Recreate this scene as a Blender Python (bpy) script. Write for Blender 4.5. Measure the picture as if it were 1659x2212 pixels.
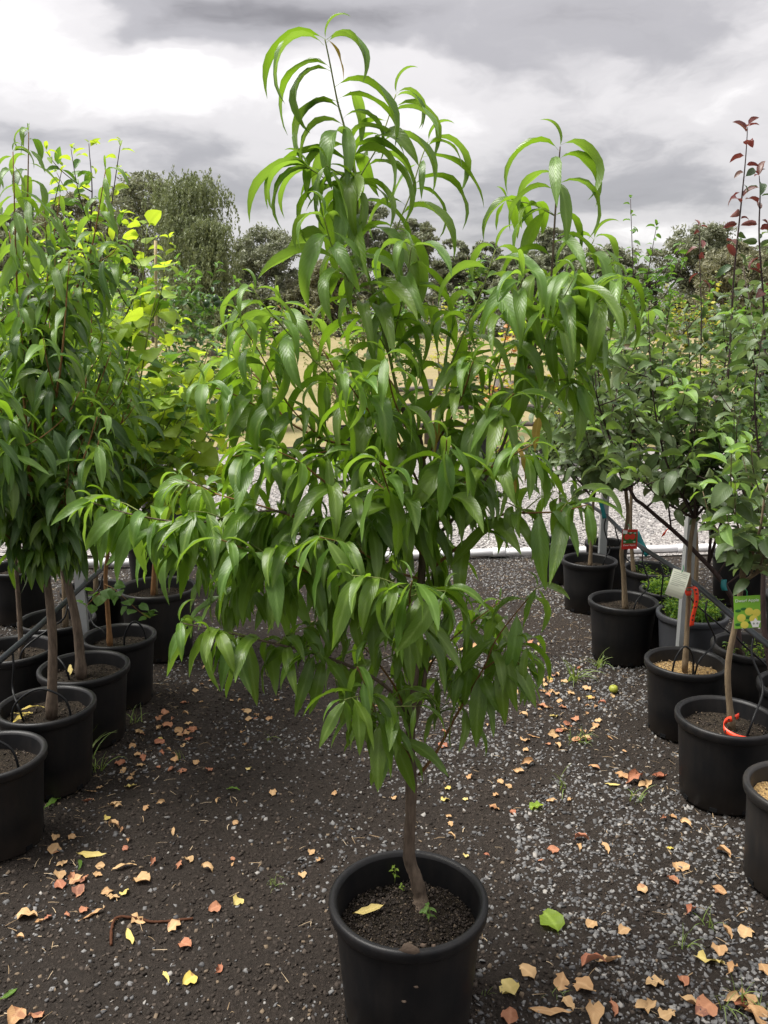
import bpy, math, random
import numpy as np
from mathutils import Vector, Matrix, Euler, noise

for o in list(bpy.data.objects): bpy.data.objects.remove(o)
SC = bpy.context.scene
COL = SC.collection
R = math.radians
rng = random.Random(11)

# ---------------------------------------------------------------- camera
PITCH, CAM_H, FV = R(11.6), 1.68, 0.82
cam = bpy.data.cameras.new('camera'); cam.sensor_fit = 'VERTICAL'; cam.sensor_height = 24; cam.lens = 24 * FV
cam.clip_start = 0.05; cam.clip_end = 3000
co = bpy.data.objects.new('camera', cam); COL.objects.link(co)
co.location = (0, 0, CAM_H); co.rotation_euler = (R(90) - PITCH, 0, 0)
SC.camera = co
FP = FV * 2212.0                                   # focal length in survey units (picture 1659 x 2212)
def ray(x, y):
    a = (x - 829.5) / FP; b = -(y - 1106.0) / FP
    return Vector((a, math.cos(PITCH) + b * math.sin(PITCH), -math.sin(PITCH) + b * math.cos(PITCH)))
def P(x, y, Y):                                    # survey reading -> world point at distance Y
    r = ray(x, y); t = Y / r.y
    return Vector((r.x * t, Y, CAM_H + r.z * t))
def G(x, y, z=0.0):                                # survey reading -> world point at height z
    r = ray(x, y); t = (z - CAM_H) / r.z
    return Vector((r.x * t, r.y * t, z))

# ---------------------------------------------------------------- world, sun, exposure
SUN_DIR = Vector((-0.42, 0.02, 0.90)).normalized()
EXPOSURE = 2.5
w = bpy.data.worlds.new('World'); SC.world = w; w.use_nodes = True
nt = w.node_tree; N = nt.nodes; Lk = nt.links; N.clear()
def wn(t, **k):
    n = N.new(t)
    for a, v in k.items(): setattr(n, a, v)
    return n
def wmath(op, a, b=None, c=None, clamp=False):
    n = wn('ShaderNodeMath', operation=op); n.use_clamp = clamp
    for i, v in enumerate((a, b, c)):
        if v is None: continue
        if hasattr(v, 'links') or hasattr(v, 'is_linked'): Lk.new(v, n.inputs[i])
        else: n.inputs[i].default_value = v
    return n.outputs[0]
tc = wn('ShaderNodeTexCoord'); sx = wn('ShaderNodeSeparateXYZ'); Lk.new(tc.outputs['Generated'], sx.inputs[0])
zz = wmath('ADD', wmath('MAXIMUM', sx.outputs[2], 0.0), 0.22)
pxx = wmath('DIVIDE', sx.outputs[0], zz); pyy = wmath('DIVIDE', sx.outputs[1], zz)
cmb = wn('ShaderNodeCombineXYZ'); Lk.new(pxx, cmb.inputs[0]); Lk.new(pyy, cmb.inputs[1])
def wnoise(scale, detail, vec, rough=0.5, color=False):
    n = wn('ShaderNodeTexNoise'); n.inputs['Scale'].default_value = scale; n.inputs['Detail'].default_value = detail
    n.inputs['Roughness'].default_value = rough; Lk.new(vec, n.inputs['Vector'])
    return n.outputs['Color' if color else 'Fac']
wv = wn('ShaderNodeVectorMath', operation='MULTIPLY_ADD')
Lk.new(wnoise(1.6, 5, cmb.outputs[0], 0.55, True), wv.inputs[0]); wv.inputs[1].default_value = (0.55, 0.55, 0.0)
Lk.new(cmb.outputs[0], wv.inputs[2])
warp = wv.outputs[0]
strm = wn('ShaderNodeVectorMath', operation='MULTIPLY'); Lk.new(warp, strm.inputs[0]); strm.inputs[1].default_value = (1.0, 1.15, 1)
n1 = wnoise(0.9, 6, strm.outputs[0], 0.55); n2 = wnoise(2.6, 8, strm.outputs[0], 0.55)
val = wmath('ADD', wmath('MULTIPLY_ADD', n1, 0.8, -0.40), wmath('MULTIPLY_ADD', n2, 0.75, -0.375))
val = wmath('ADD', val, 0.58)
# cloud banks of this sky, by direction: reading x, y, half width, half height, brightness
BANKS = [(40, 130, 420, 210, 0.42), (560, 60, 430, 120, -0.36), (880, 30, 180, 90, -0.12), (900, 240, 420, 130, 0.24),
         (1400, 90, 420, 150, -0.17), (1500, 240, 360, 60, 0.12), (1150, 420, 560, 90, -0.15), (420, 230, 330, 70, 0.18),
         (1450, 520, 420, 60, 0.22), (560, 440, 260, 120, 0.05), (300, 120, 160, 60, -0.12)]
def pj(x, y):
    d = ray(x, y).normalized(); z = max(d.z, 0) + 0.22
    return d.x / z, d.y / z
for bx_, by_, hw, hh, amp in BANKS:
    c = pj(bx_, by_); ex = pj(bx_ + hw, by_); ey = pj(bx_, by_ - hh)
    sxr = max(abs(ex[0] - c[0]), .05); syr = max(abs(ey[1] - c[1]), .05)
    s = wn('ShaderNodeVectorMath', operation='SUBTRACT'); Lk.new(warp, s.inputs[0]); s.inputs[1].default_value = (c[0] + .275, c[1] + .275, 0)
    m = wn('ShaderNodeVectorMath', operation='MULTIPLY'); Lk.new(s.outputs[0], m.inputs[0]); m.inputs[1].default_value = (1 / sxr, 1 / syr, 0)
    l = wn('ShaderNodeVectorMath', operation='LENGTH'); Lk.new(m.outputs[0], l.inputs[0])
    mr = wn('ShaderNodeMapRange', interpolation_type='SMOOTHSTEP'); Lk.new(l.outputs['Value'], mr.inputs[0])
    mr.inputs[1].default_value = 1.35; mr.inputs[2].default_value = 0.0; mr.inputs[3].default_value = 0.0; mr.inputs[4].default_value = amp
    val = wmath('ADD', val, mr.outputs[0])
cr = wn('ShaderNodeValToRGB'); Lk.new(val, cr.inputs[0])
cr.color_ramp.interpolation = 'EASE'
e = cr.color_ramp.elements
e[0].position = 0.10; e[0].color = (0.076, 0.070, 0.070, 1)
e[1].position = 1.0; e[1].color = (0.475, 0.460, 0.450, 1)
k = e.new(0.42); k.color = (0.162, 0.155, 0.158, 1)
k = e.new(0.68); k.color = (0.275, 0.263, 0.261, 1)
sky = wn('ShaderNodeTexSky', sky_type='NISHITA'); sky.sun_disc = False
sky.sun_elevation = math.asin(SUN_DIR.z); sky.sun_rotation = math.atan2(SUN_DIR.x, SUN_DIR.y)
bg1 = wn('ShaderNodeBackground'); Lk.new(sky.outputs[0], bg1.inputs[0]); bg1.inputs[1].default_value = 0.05
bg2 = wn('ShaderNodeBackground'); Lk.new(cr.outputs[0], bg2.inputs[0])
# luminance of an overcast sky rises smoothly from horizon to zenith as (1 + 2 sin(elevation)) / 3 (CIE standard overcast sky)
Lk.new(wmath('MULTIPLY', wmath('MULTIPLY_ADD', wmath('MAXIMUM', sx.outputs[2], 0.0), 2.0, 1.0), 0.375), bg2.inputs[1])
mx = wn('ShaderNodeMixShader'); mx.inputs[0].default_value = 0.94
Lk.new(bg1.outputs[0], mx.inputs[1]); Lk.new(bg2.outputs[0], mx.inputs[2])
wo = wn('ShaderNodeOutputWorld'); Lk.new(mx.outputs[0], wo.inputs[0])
sun = bpy.data.lights.new('sun', 'SUN'); sun.energy = 1.5; sun.angle = R(35); sun.color = (1.0, 0.96, 0.90)
so = bpy.data.objects.new('sun', sun); COL.objects.link(so); so.location = (-8, 6, 14)
so.rotation_euler = (-SUN_DIR).to_track_quat('-Z', 'Y').to_euler()
SC.view_settings.view_transform = 'Standard'; SC.view_settings.look = 'None'
SC.view_settings.exposure = EXPOSURE; SC.view_settings.gamma = 1; SC.view_settings.use_curve_mapping = False
SC.render.engine = 'CYCLES'
SC.cycles.max_bounces = 4; SC.cycles.transparent_max_bounces = 8

# ---------------------------------------------------------------- materials
class NT:
    def __init__(s, name):
        s.m = bpy.data.materials.new(name); s.m.use_nodes = True; s.t = s.m.node_tree
        s.p = s.t.nodes['Principled BSDF']; s.out = s.t.nodes['Material Output']
    def n(s, t, **k):
        x = s.t.nodes.new(t)
        for a, v in k.items(): setattr(x, a, v)
        return x
    def l(s, a, b): s.t.links.new(a, b)
    def val(s, sock, v):
        if hasattr(v, 'is_linked'): s.l(v, sock)
        else: sock.default_value = v
    def math(s, op, a, b=0.0, clamp=False):
        x = s.n('ShaderNodeMath', operation=op); x.use_clamp = clamp
        s.val(x.inputs[0], a); s.val(x.inputs[1], b); return x.outputs[0]
    def noise(s, scale, detail=3, vec=None, rough=0.55):
        x = s.n('ShaderNodeTexNoise'); x.inputs['Scale'].default_value = scale; x.inputs['Detail'].default_value = detail
        x.inputs['Roughness'].default_value = rough
        if vec is not None: s.l(vec, x.inputs['Vector'])
        return x.outputs['Fac']
    def ramp(s, f, stops):
        x = s.n('ShaderNodeValToRGB'); s.l(f, x.inputs[0]); e = x.color_ramp.elements
        while len(e) < len(stops): e.new(0.5)
        for q, (p, c) in zip(e, stops):
            q.position = p; q.color = (*c, 1) if len(c) == 3 else c
        return x.outputs[0]
    def mix(s, f, a, b, blend='MIX'):
        x = s.n('ShaderNodeMix', data_type='RGBA', blend_type=blend); s.val(x.inputs[0], f)
        for i, v in ((6, a), (7, b)):
            if hasattr(v, 'is_linked'): s.l(v, x.inputs[i])
            else: x.inputs[i].default_value = (*v, 1)
        return x.outputs[2]
    def rnd(s):
        a = s.n('ShaderNodeObjectInfo').outputs['Random']; b = s.n('ShaderNodeNewGeometry').outputs['Random Per Island']
        return s.math('FRACT', s.math('ADD', a, b))
    def pos(s): return s.n('ShaderNodeNewGeometry').outputs['Position']
    def obj(s): return s.n('ShaderNodeTexCoord').outputs['Object']
    def color(s, v): s.val(s.p.inputs['Base Color'], v if hasattr(v, 'is_linked') else (*v, 1))
    def rough(s, v): s.val(s.p.inputs['Roughness'], v)
    def spec(s, v): s.p.inputs['Specular IOR Level'].default_value = v
    def bump(s, h, strength=0.3, dist=0.01):
        b = s.n('ShaderNodeBump'); b.inputs['Strength'].default_value = strength; b.inputs['Distance'].default_value = dist
        s.l(h, b.inputs['Height']); s.l(b.outputs[0], s.p.inputs['Normal'])

def leaf_mat(name, a, b, under, trans, rough=0.42, tw=0.38, vein=0.6, blotch=None, spec=0.5):
    far = name.startswith(('gum', 'weeping', 'olive', 'grass'))
    m = NT(name); r = m.rnd()
    uv = m.n('ShaderNodeUVMap').outputs[0]; sp = m.n('ShaderNodeSeparateXYZ'); m.l(uv, sp.inputs[0])
    ax = m.math('ABSOLUTE', m.math('SUBTRACT', sp.outputs[0], 0.5))
    rib = m.math('SUBTRACT', 1.0, m.math('MULTIPLY', ax, 9.0), True)
    wv_ = m.math('SINE', m.math('MULTIPLY', m.math('SUBTRACT', m.math('MULTIPLY', sp.outputs[1], 13.0), m.math('MULTIPLY', ax, 7.0)), 6.283))
    side = m.math('MULTIPLY', m.math('POWER', m.math('MAXIMUM', wv_, 0.0), 6.0), 0.35)
    nz = m.noise(24, 3, m.pos())
    base = m.mix(r, a, b)
    base = m.mix(m.math('MULTIPLY', nz, 0.4), base, tuple(0.6 * x for x in a))
    if blotch:
        f = m.math('MULTIPLY', m.math('GREATER_THAN', m.noise(9, 3, m.pos()), 0.64), 0.8)
        base = m.mix(f, base, blotch)
    lite = tuple(min(1, x * 1.5 + 0.05) for x in b)
    col = m.mix(m.math('MULTIPLY', m.math('ADD', rib, side, True), vein), base, lite)
    bf = m.n('ShaderNodeNewGeometry').outputs['Backfacing']
    col = m.mix(bf, col, m.mix(m.math('MULTIPLY', rib, vein), m.mix(r, under, tuple(0.8 * x for x in under)), lite))
    m.color(col); m.rough(m.math('ADD', m.math('MULTIPLY', nz, 0.25), rough - 0.12)); m.spec(spec)
    if not far: m.bump(m.math('ADD', m.math('MULTIPLY', side, -1.0), m.math('MULTIPLY', m.noise(60, 2, m.pos()), 0.9)), 0.35, 0.003)
    tr = m.n('ShaderNodeBsdfTranslucent')
    m.l(m.mix(m.math('MULTIPLY', rib, 0.5), m.mix(r, trans, tuple(0.75 * x for x in trans)), tuple(0.5 * x for x in trans)), tr.inputs[0])
    ms = m.n('ShaderNodeMixShader'); ms.inputs[0].default_value = tw
    m.l(m.p.outputs[0], ms.inputs[1]); m.l(tr.outputs[0], ms.inputs[2]); m.l(ms.outputs[0], m.out.inputs[0])
    return m.m

M = {}
M['peach_leaf'] = leaf_mat('peach_leaf', (0.060, 0.130, 0.015), (0.140, 0.225, 0.024), (0.13, 0.22, 0.045), (0.25, 0.45, 0.02), 0.33, 0.42)
M['peach_young'] = leaf_mat('peach_young', (0.080, 0.175, 0.026), (0.140, 0.255, 0.040), (0.15, 0.25, 0.06), (0.27, 0.45, 0.04), 0.36, 0.45)
M['peach_yellow'] = leaf_mat('peach_yellow', (0.40, 0.22, 0.03), (0.42, 0.30, 0.05), (0.4, 0.28, 0.08), (0.5, 0.35, 0.04), 0.5, 0.4)
M['dark_peach'] = leaf_mat('dark_peach_leaf', (0.036, 0.088, 0.018), (0.064, 0.132, 0.022), (0.10, 0.17, 0.05), (0.14, 0.28, 0.02), 0.42, 0.36)
M['lime_leaf'] = leaf_mat('lime_leaf', (0.17, 0.31, 0.03), (0.29, 0.42, 0.04), (0.26, 0.38, 0.07), (0.52, 0.68, 0.04), 0.5, 0.58)
M['mid_leaf'] = leaf_mat('mid_green_leaf', (0.06, 0.15, 0.025), (0.10, 0.21, 0.03), (0.13, 0.22, 0.06), (0.2, 0.4, 0.03), 0.48, 0.4)
M['apple_leaf'] = leaf_mat('apple_leaf', (0.062, 0.108, 0.036), (0.115, 0.165, 0.06), (0.29, 0.34, 0.20), (0.20, 0.30, 0.07), 0.42, 0.32, 0.25)
M['apple_young'] = leaf_mat('apple_young_leaf', (0.12, 0.24, 0.04), (0.18, 0.31, 0.06), (0.25, 0.34, 0.14), (0.3, 0.5, 0.05), 0.45, 0.40)
M['pear_leaf'] = leaf_mat('pear_leaf', (0.030, 0.07, 0.022), (0.05, 0.095, 0.025), (0.09, 0.13, 0.05), (0.10, 0.18, 0.03), 0.34, 0.28, 0.25, (0.10, 0.05, 0.02))
M['red_leaf'] = leaf_mat('red_leaf', (0.13, 0.022, 0.022), (0.085, 0.045, 0.025), (0.22, 0.09, 0.08), (0.26, 0.05, 0.04), 0.36, 0.25)
M['citrus_leaf'] = leaf_mat('citrus_leaf', (0.020, 0.065, 0.015), (0.045, 0.12, 0.02), (0.08, 0.15, 0.04), (0.12, 0.26, 0.02), 0.30, 0.28)
M['gold_leaf'] = leaf_mat('gold_leaf', (0.36, 0.38, 0.04), (0.46, 0.40, 0.05), (0.40, 0.40, 0.08), (0.6, 0.55, 0.05), 0.5, 0.45)
M['orange_leaf'] = leaf_mat('orange_leaf', (0.42, 0.13, 0.06), (0.45, 0.22, 0.07), (0.40, 0.2, 0.1), (0.6, 0.25, 0.06), 0.5, 0.4)
M['olive_leaf'] = leaf_mat('olive_leaf', (0.16, 0.18, 0.05), (0.24, 0.23, 0.06), (0.2, 0.22, 0.08), (0.25, 0.28, 0.06), 0.6, 0.3)
M['gum_leaf'] = leaf_mat('gum_leaf', (0.13, 0.15, 0.09), (0.20, 0.215, 0.13), (0.2, 0.21, 0.14), (0.20, 0.23, 0.12), 0.6, 0.3)
M['gum_leaf_brown'] = leaf_mat('gum_leaf_brown', (0.14, 0.15, 0.085), (0.21, 0.20, 0.115), (0.2, 0.2, 0.13), (0.21, 0.22, 0.1), 0.6, 0.3)
M['weep_leaf'] = leaf_mat('weeping_leaf', (0.10, 0.13, 0.06), (0.17, 0.20, 0.085), (0.17, 0.2, 0.1), (0.2, 0.25, 0.09), 0.6, 0.3)
M['grass'] = leaf_mat('grass_blade', (0.09, 0.17, 0.03), (0.20, 0.26, 0.06), (0.15, 0.22, 0.06), (0.3, 0.4, 0.05), 0.5, 0.4)
M['dry_tan'] = leaf_mat('dry_tan_leaf', (0.40, 0.22, 0.095), (0.52, 0.35, 0.17), (0.48, 0.32, 0.18), (0.4, 0.2, 0.08), 0.7, 0.15, 0.25, (0.26, 0.11, 0.05))
M['dry_rust'] = leaf_mat('dry_rust_leaf', (0.30, 0.10, 0.05), (0.42, 0.20, 0.10), (0.34, 0.16, 0.1), (0.3, 0.1, 0.05), 0.7, 0.15, 0.25, (0.16, 0.06, 0.04))
M['dry_yellow'] = leaf_mat('yellow_fallen_leaf', (0.55, 0.42, 0.07), (0.62, 0.50, 0.20), (0.55, 0.45, 0.2), (0.5, 0.4, 0.1), 0.6, 0.2, 0.25, (0.40, 0.22, 0.08))

def bark(name, c1, c2, sc=1.0):
    m = NT(name); o = m.n('ShaderNodeMapping'); m.l(m.pos(), o.inputs[0]); o.inputs['Scale'].default_value = (1, 1, 0.22)
    n = m.noise(90 * sc, 5, o.outputs[0], 0.65); b = m.noise(14, 3, m.pos())
    col = m.mix(m.math('MULTIPLY', b, 0.8), m.ramp(n, [(0.3, c1), (0.7, c2)]), tuple(x * 0.55 for x in c1))
    m.color(col); m.rough(0.8); m.spec(0.2); m.bump(n, 1.0, 0.006); return m.m
M['peach_bark'] = bark('peach_bark', (0.075, 0.055, 0.040), (0.22, 0.165, 0.12))
M['peach_twig'] = bark('peach_twig', (0.20, 0.10, 0.04), (0.30, 0.17, 0.07))
M['green_twig'] = bark('green_twig', (0.17, 0.22, 0.06), (0.26, 0.28, 0.09))
M['dark_twig'] = bark('dark_twig', (0.045, 0.03, 0.028), (0.11, 0.075, 0.07))
M['apple_bark'] = bark('apple_bark', (0.15, 0.11, 0.07), (0.32, 0.24, 0.15))
M['orange_bark'] = bark('orange_bark', (0.22, 0.11, 0.045), (0.36, 0.20, 0.09))
M['gum_bark'] = bark('gum_bark', (0.14, 0.11, 0.09), (0.30, 0.26, 0.22), 0.05)
M['bamboo'] = bark('bamboo', (0.38, 0.30, 0.16), (0.5, 0.42, 0.25))
M['timber'] = bark('weathered_timber', (0.10, 0.085, 0.075), (0.26, 0.235, 0.21), 0.4)

def pot_mat(name, c, dust):
    m = NT(name); p = m.obj()
    n1 = m.noise(7, 5, p, 0.6); mp = m.n('ShaderNodeMapping'); m.l(p, mp.inputs[0]); mp.inputs['Scale'].default_value = (1, 1, 0.15)
    n2 = m.noise(38, 3, mp.outputs[0]); n3 = m.noise(170, 2, p)
    f = m.math('MULTIPLY', m.math('SUBTRACT', m.math('ADD', n1, m.math('MULTIPLY', n2, 0.7)), 0.72, True), dust)
    sz = m.n('ShaderNodeSeparateXYZ'); m.l(p, sz.inputs[0])
    low = m.math('MULTIPLY', m.math('SUBTRACT', 1.0, m.math('MULTIPLY', sz.outputs[2], 9.0), True), m.math('MULTIPLY', n1, 0.9))
    speck = m.math('MULTIPLY', m.math('GREATER_THAN', n3, 0.72), 0.22)
    col = m.mix(m.math('ADD', m.math('ADD', f, low), speck, True), c, (0.055, 0.043, 0.034))
    m.color(col); m.rough(m.math('ADD', 0.34, m.math('MULTIPLY', n1, 0.28))); m.spec(0.32)
    m.bump(m.math('ADD', n2, m.noise(300, 2, p)), 0.12, 0.002)
    return m.m
M['pot'] = pot_mat('black_pot_plastic', (0.0055, 0.0058, 0.0068), 0.35)
M['pot_grey'] = pot_mat('grey_pot_plastic', (0.045, 0.048, 0.055), 0.5)
M['pot_dusty'] = pot_mat('dusty_pot_plastic', (0.013, 0.013, 0.0135), 0.8)

def soil_mat():
    m = NT('potting_soil'); p = m.pos(); a = m.noise(120, 5, p, 0.7); b = m.noise(18, 3, p)
    sp = m.noise(260, 2, p)
    col = m.ramp(a, [(0.32, (0.007, 0.005, 0.004)), (0.55, (0.024, 0.017, 0.013)), (0.72, (0.07, 0.05, 0.036))])
    col = m.mix(m.math('MULTIPLY', m.math('GREATER_THAN', sp, 0.68), 0.7), col, (0.32, 0.25, 0.17))
    col = m.mix(m.math('MULTIPLY', b, 0.3), col, (0.022, 0.024, 0.012))
    m.color(col); m.rough(0.9); m.spec(0.15); m.bump(a, 0.9, 0.01); return m.m
M['soil'] = soil_mat()
def straw_soil():
    m = NT('mulched_soil'); p = m.pos(); a = m.noise(150, 4, p, 0.7)
    m.color(m.ramp(a, [(0.35, (0.05, 0.03, 0.015)), (0.5, (0.28, 0.17, 0.06)), (0.68, (0.5, 0.36, 0.14))])); m.rough(0.9); m.bump(a, 0.9, 0.01); return m.m
M['mulch'] = straw_soil()

def ground_mat():
    m = NT('dark_soil_ground'); p = m.pos()
    a = m.noise(70, 6, p, 0.7); b = m.noise(1.3, 4, p); c = m.noise(230, 3, p, 0.7); d = m.noise(9, 4, p)
    col = m.ramp(a, [(0.30, (0.012, 0.010, 0.008)), (0.55, (0.036, 0.029, 0.024)), (0.75, (0.085, 0.07, 0.06))])
    col = m.mix(m.math('MULTIPLY', d, 0.35), col, (0.055, 0.04, 0.03))
    fl = m.math('MULTIPLY', m.math('GREATER_THAN', c, 0.68), 0.65)
    col = m.mix(fl, col, (0.26, 0.21, 0.16))
    wet = m.n('ShaderNodeMapRange'); m.l(b, wet.inputs[0]); wet.inputs[1].default_value = 0.4; wet.inputs[2].default_value = 0.62
    col = m.mix(m.math('MULTIPLY', wet.outputs[0], 0.45), col, (0.02, 0.017, 0.014))
    m.color(col); m.rough(0.92); m.spec(0.18)
    m.bump(m.math('ADD', m.math('MULTIPLY', a, 1.2), m.math('MULTIPLY', c, 0.5)), 1.0, 0.018); return m.m
M['ground'] = ground_mat()
def drive_mat():
    m = NT('grey_gravel'); p = m.pos()
    v = m.n('ShaderNodeTexVoronoi'); v.inputs['Scale'].default_value = 55; m.l(p, v.inputs['Vector'])
    vv = m.n('ShaderNodeSeparateColor'); m.l(v.outputs['Color'], vv.inputs[0])
    col = m.ramp(vv.outputs[0], [(0.0, (0.10, 0.098, 0.10)), (0.5, (0.26, 0.25, 0.25)), (1.0, (0.52, 0.50, 0.48))])
    e = m.math('MULTIPLY', m.math('GREATER_THAN', v.outputs['Distance'], 0.62), 0.7)
    col = m.mix(e, col, (0.06, 0.055, 0.05))
    col = m.mix(m.math('MULTIPLY', m.noise(1.1, 4, p), 0.3), col, (0.22, 0.17, 0.13))
    m.color(col); m.rough(0.9); m.bump(v.outputs['Distance'], 1.0, 0.02); return m.m
M['drive'] = drive_mat()
def paddock_mat():
    m = NT('dry_grass'); p = m.pos()
    mp = m.n('ShaderNodeMapping'); m.l(p, mp.inputs[0]); mp.inputs['Scale'].default_value = (0.4, 1, 1)
    a = m.noise(0.35, 6, mp.outputs[0], 0.65); b = m.noise(7, 5, p, 0.7)
    col = m.ramp(a, [(0.3, (0.15, 0.145, 0.065)), (0.5, (0.235, 0.195, 0.105)), (0.72, (0.29, 0.23, 0.145))])
    col = m.mix(m.math('MULTIPLY', b, 0.5), col, (0.19, 0.17, 0.08)); m.color(col); m.rough(0.95); m.spec(0.1); m.bump(b, 1.0, 0.05); return m.m
M['paddock'] = paddock_mat()

def island_mat(name, stops, rough=0.75, spec=0.3, bump=300):
    m = NT(name); r = m.rnd(); n = m.noise(90, 3, m.pos())
    c = m.ramp(r, stops); m.color(m.mix(m.math('MULTIPLY', n, 0.55), c, (0.03, 0.028, 0.026))); m.rough(rough); m.spec(spec)
    m.bump(m.noise(bump, 3, m.pos()), 0.4, 0.002); return m.m
M['stone'] = island_mat('grey_stone', [(0.0, (0.055, 0.055, 0.057)), (0.45, (0.125, 0.125, 0.126)), (0.85, (0.21, 0.208, 0.203)), (1.0, (0.36, 0.34, 0.31))])
M['pale_stone'] = island_mat('pale_stone', [(0.0, (0.12, 0.118, 0.12)), (0.5, (0.27, 0.26, 0.255)), (1.0, (0.50, 0.48, 0.45))])
M['crumb'] = island_mat('soil_crumb', [(0.0, (0.014, 0.011, 0.009)), (0.6, (0.042, 0.033, 0.027)), (0.92, (0.085, 0.068, 0.055)), (1.0, (0.2, 0.15, 0.1))], 0.95, 0.1)
M['straw'] = island_mat('dry_straw', [(0.0, (0.22, 0.15, 0.08)), (0.6, (0.42, 0.30, 0.17)), (1.0, (0.6, 0.48, 0.32))], 0.8, 0.2)

def plain(name, c, rough=0.5, spec=0.5, metal=0.0, var=0.25, sc=25, bump=0.1):
    m = NT(name); n = m.noise(sc, 4, m.obj())
    m.color(m.mix(m.math('MULTIPLY', n, var), c, tuple(x * 0.45 for x in c))); m.rough(m.math('ADD', rough - 0.08, m.math('MULTIPLY', n, 0.16)))
    m.spec(spec); m.p.inputs['Metallic'].default_value = metal; m.bump(n, bump, 0.003); return m.m
M['pvc'] = plain('white_pvc', (0.78, 0.78, 0.80), 0.35, 0.5, 0, 0.3, 6)
M['poly'] = plain('black_poly_tube', (0.006, 0.0065, 0.0075), 0.5, 0.25)
M['polypipe'] = plain('dusty_poly_pipe', (0.014, 0.017, 0.021), 0.45, 0.3, 0, 0.3, 9)
M['galv'] = plain('galvanised_steel', (0.50, 0.52, 0.52), 0.45, 0.5, 0.6, 0.35, 14)
M['ribbon_red'] = plain('red_ribbon', (0.78, 0.055, 0.018), 0.4, 0.4, 0, 0.15)
M['ribbon_teal'] = plain('teal_tape', (0.01, 0.17, 0.18), 0.4, 0.4, 0, 0.15)
M['blue_stake'] = plain('blue_stake', (0.04, 0.12, 0.28), 0.45)
M['ink'] = plain('black_ink', (0.03, 0.015, 0.01), 0.6)
M['tag_red'] = plain('red_card', (0.55, 0.025, 0.02), 0.3, 0.5, 0, 0.1)
M['tag_green'] = plain('green_card', (0.22, 0.50, 0.05), 0.3, 0.5, 0, 0.35, 14)
M['tag_white'] = plain('white_card', (0.66, 0.68, 0.56), 0.4, 0.5, 0, 0.1)
M['print_white'] = plain('white_print', (0.8, 0.8, 0.78), 0.4, 0.5, 0, 0.05)
M['print_grey'] = plain('grey_print', (0.30, 0.33, 0.28), 0.5, 0.5, 0, 0.05)
M['print_apple_red'] = plain('red_apple_print', (0.72, 0.05, 0.03), 0.35, 0.5, 0, 0.5, 60)
M['print_apple_yellow'] = plain('yellow_apple_print', (0.74, 0.66, 0.10), 0.35, 0.5, 0, 0.35, 40)
M['print_leaf'] = plain('leaf_print', (0.03, 0.16, 0.03), 0.4, 0.5, 0, 0.5, 60)
M['print_sky'] = plain('pale_print', (0.55, 0.66, 0.60), 0.4, 0.5, 0, 0.4, 60)
M['green_tie'] = plain('green_tie', (0.02, 0.30, 0.10), 0.5)
M['lime_fruit'] = plain('lime_fruit', (0.022, 0.06, 0.012), 0.3, 0.5, 0, 0.4, 60, 0.5)
M['fallen_fruit'] = plain('fallen_fruit', (0.30, 0.32, 0.04), 0.5, 0.4, 0, 0.8, 30, 0.4)
M['mud'] = plain('dried_mud', (0.16, 0.12, 0.09), 0.95, 0.1, 0, 0.6, 60, 0.8)
M['catkin'] = plain('dry_twig', (0.075, 0.032, 0.018), 0.9, 0.1, 0, 0.6, 120, 0.9)

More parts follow.
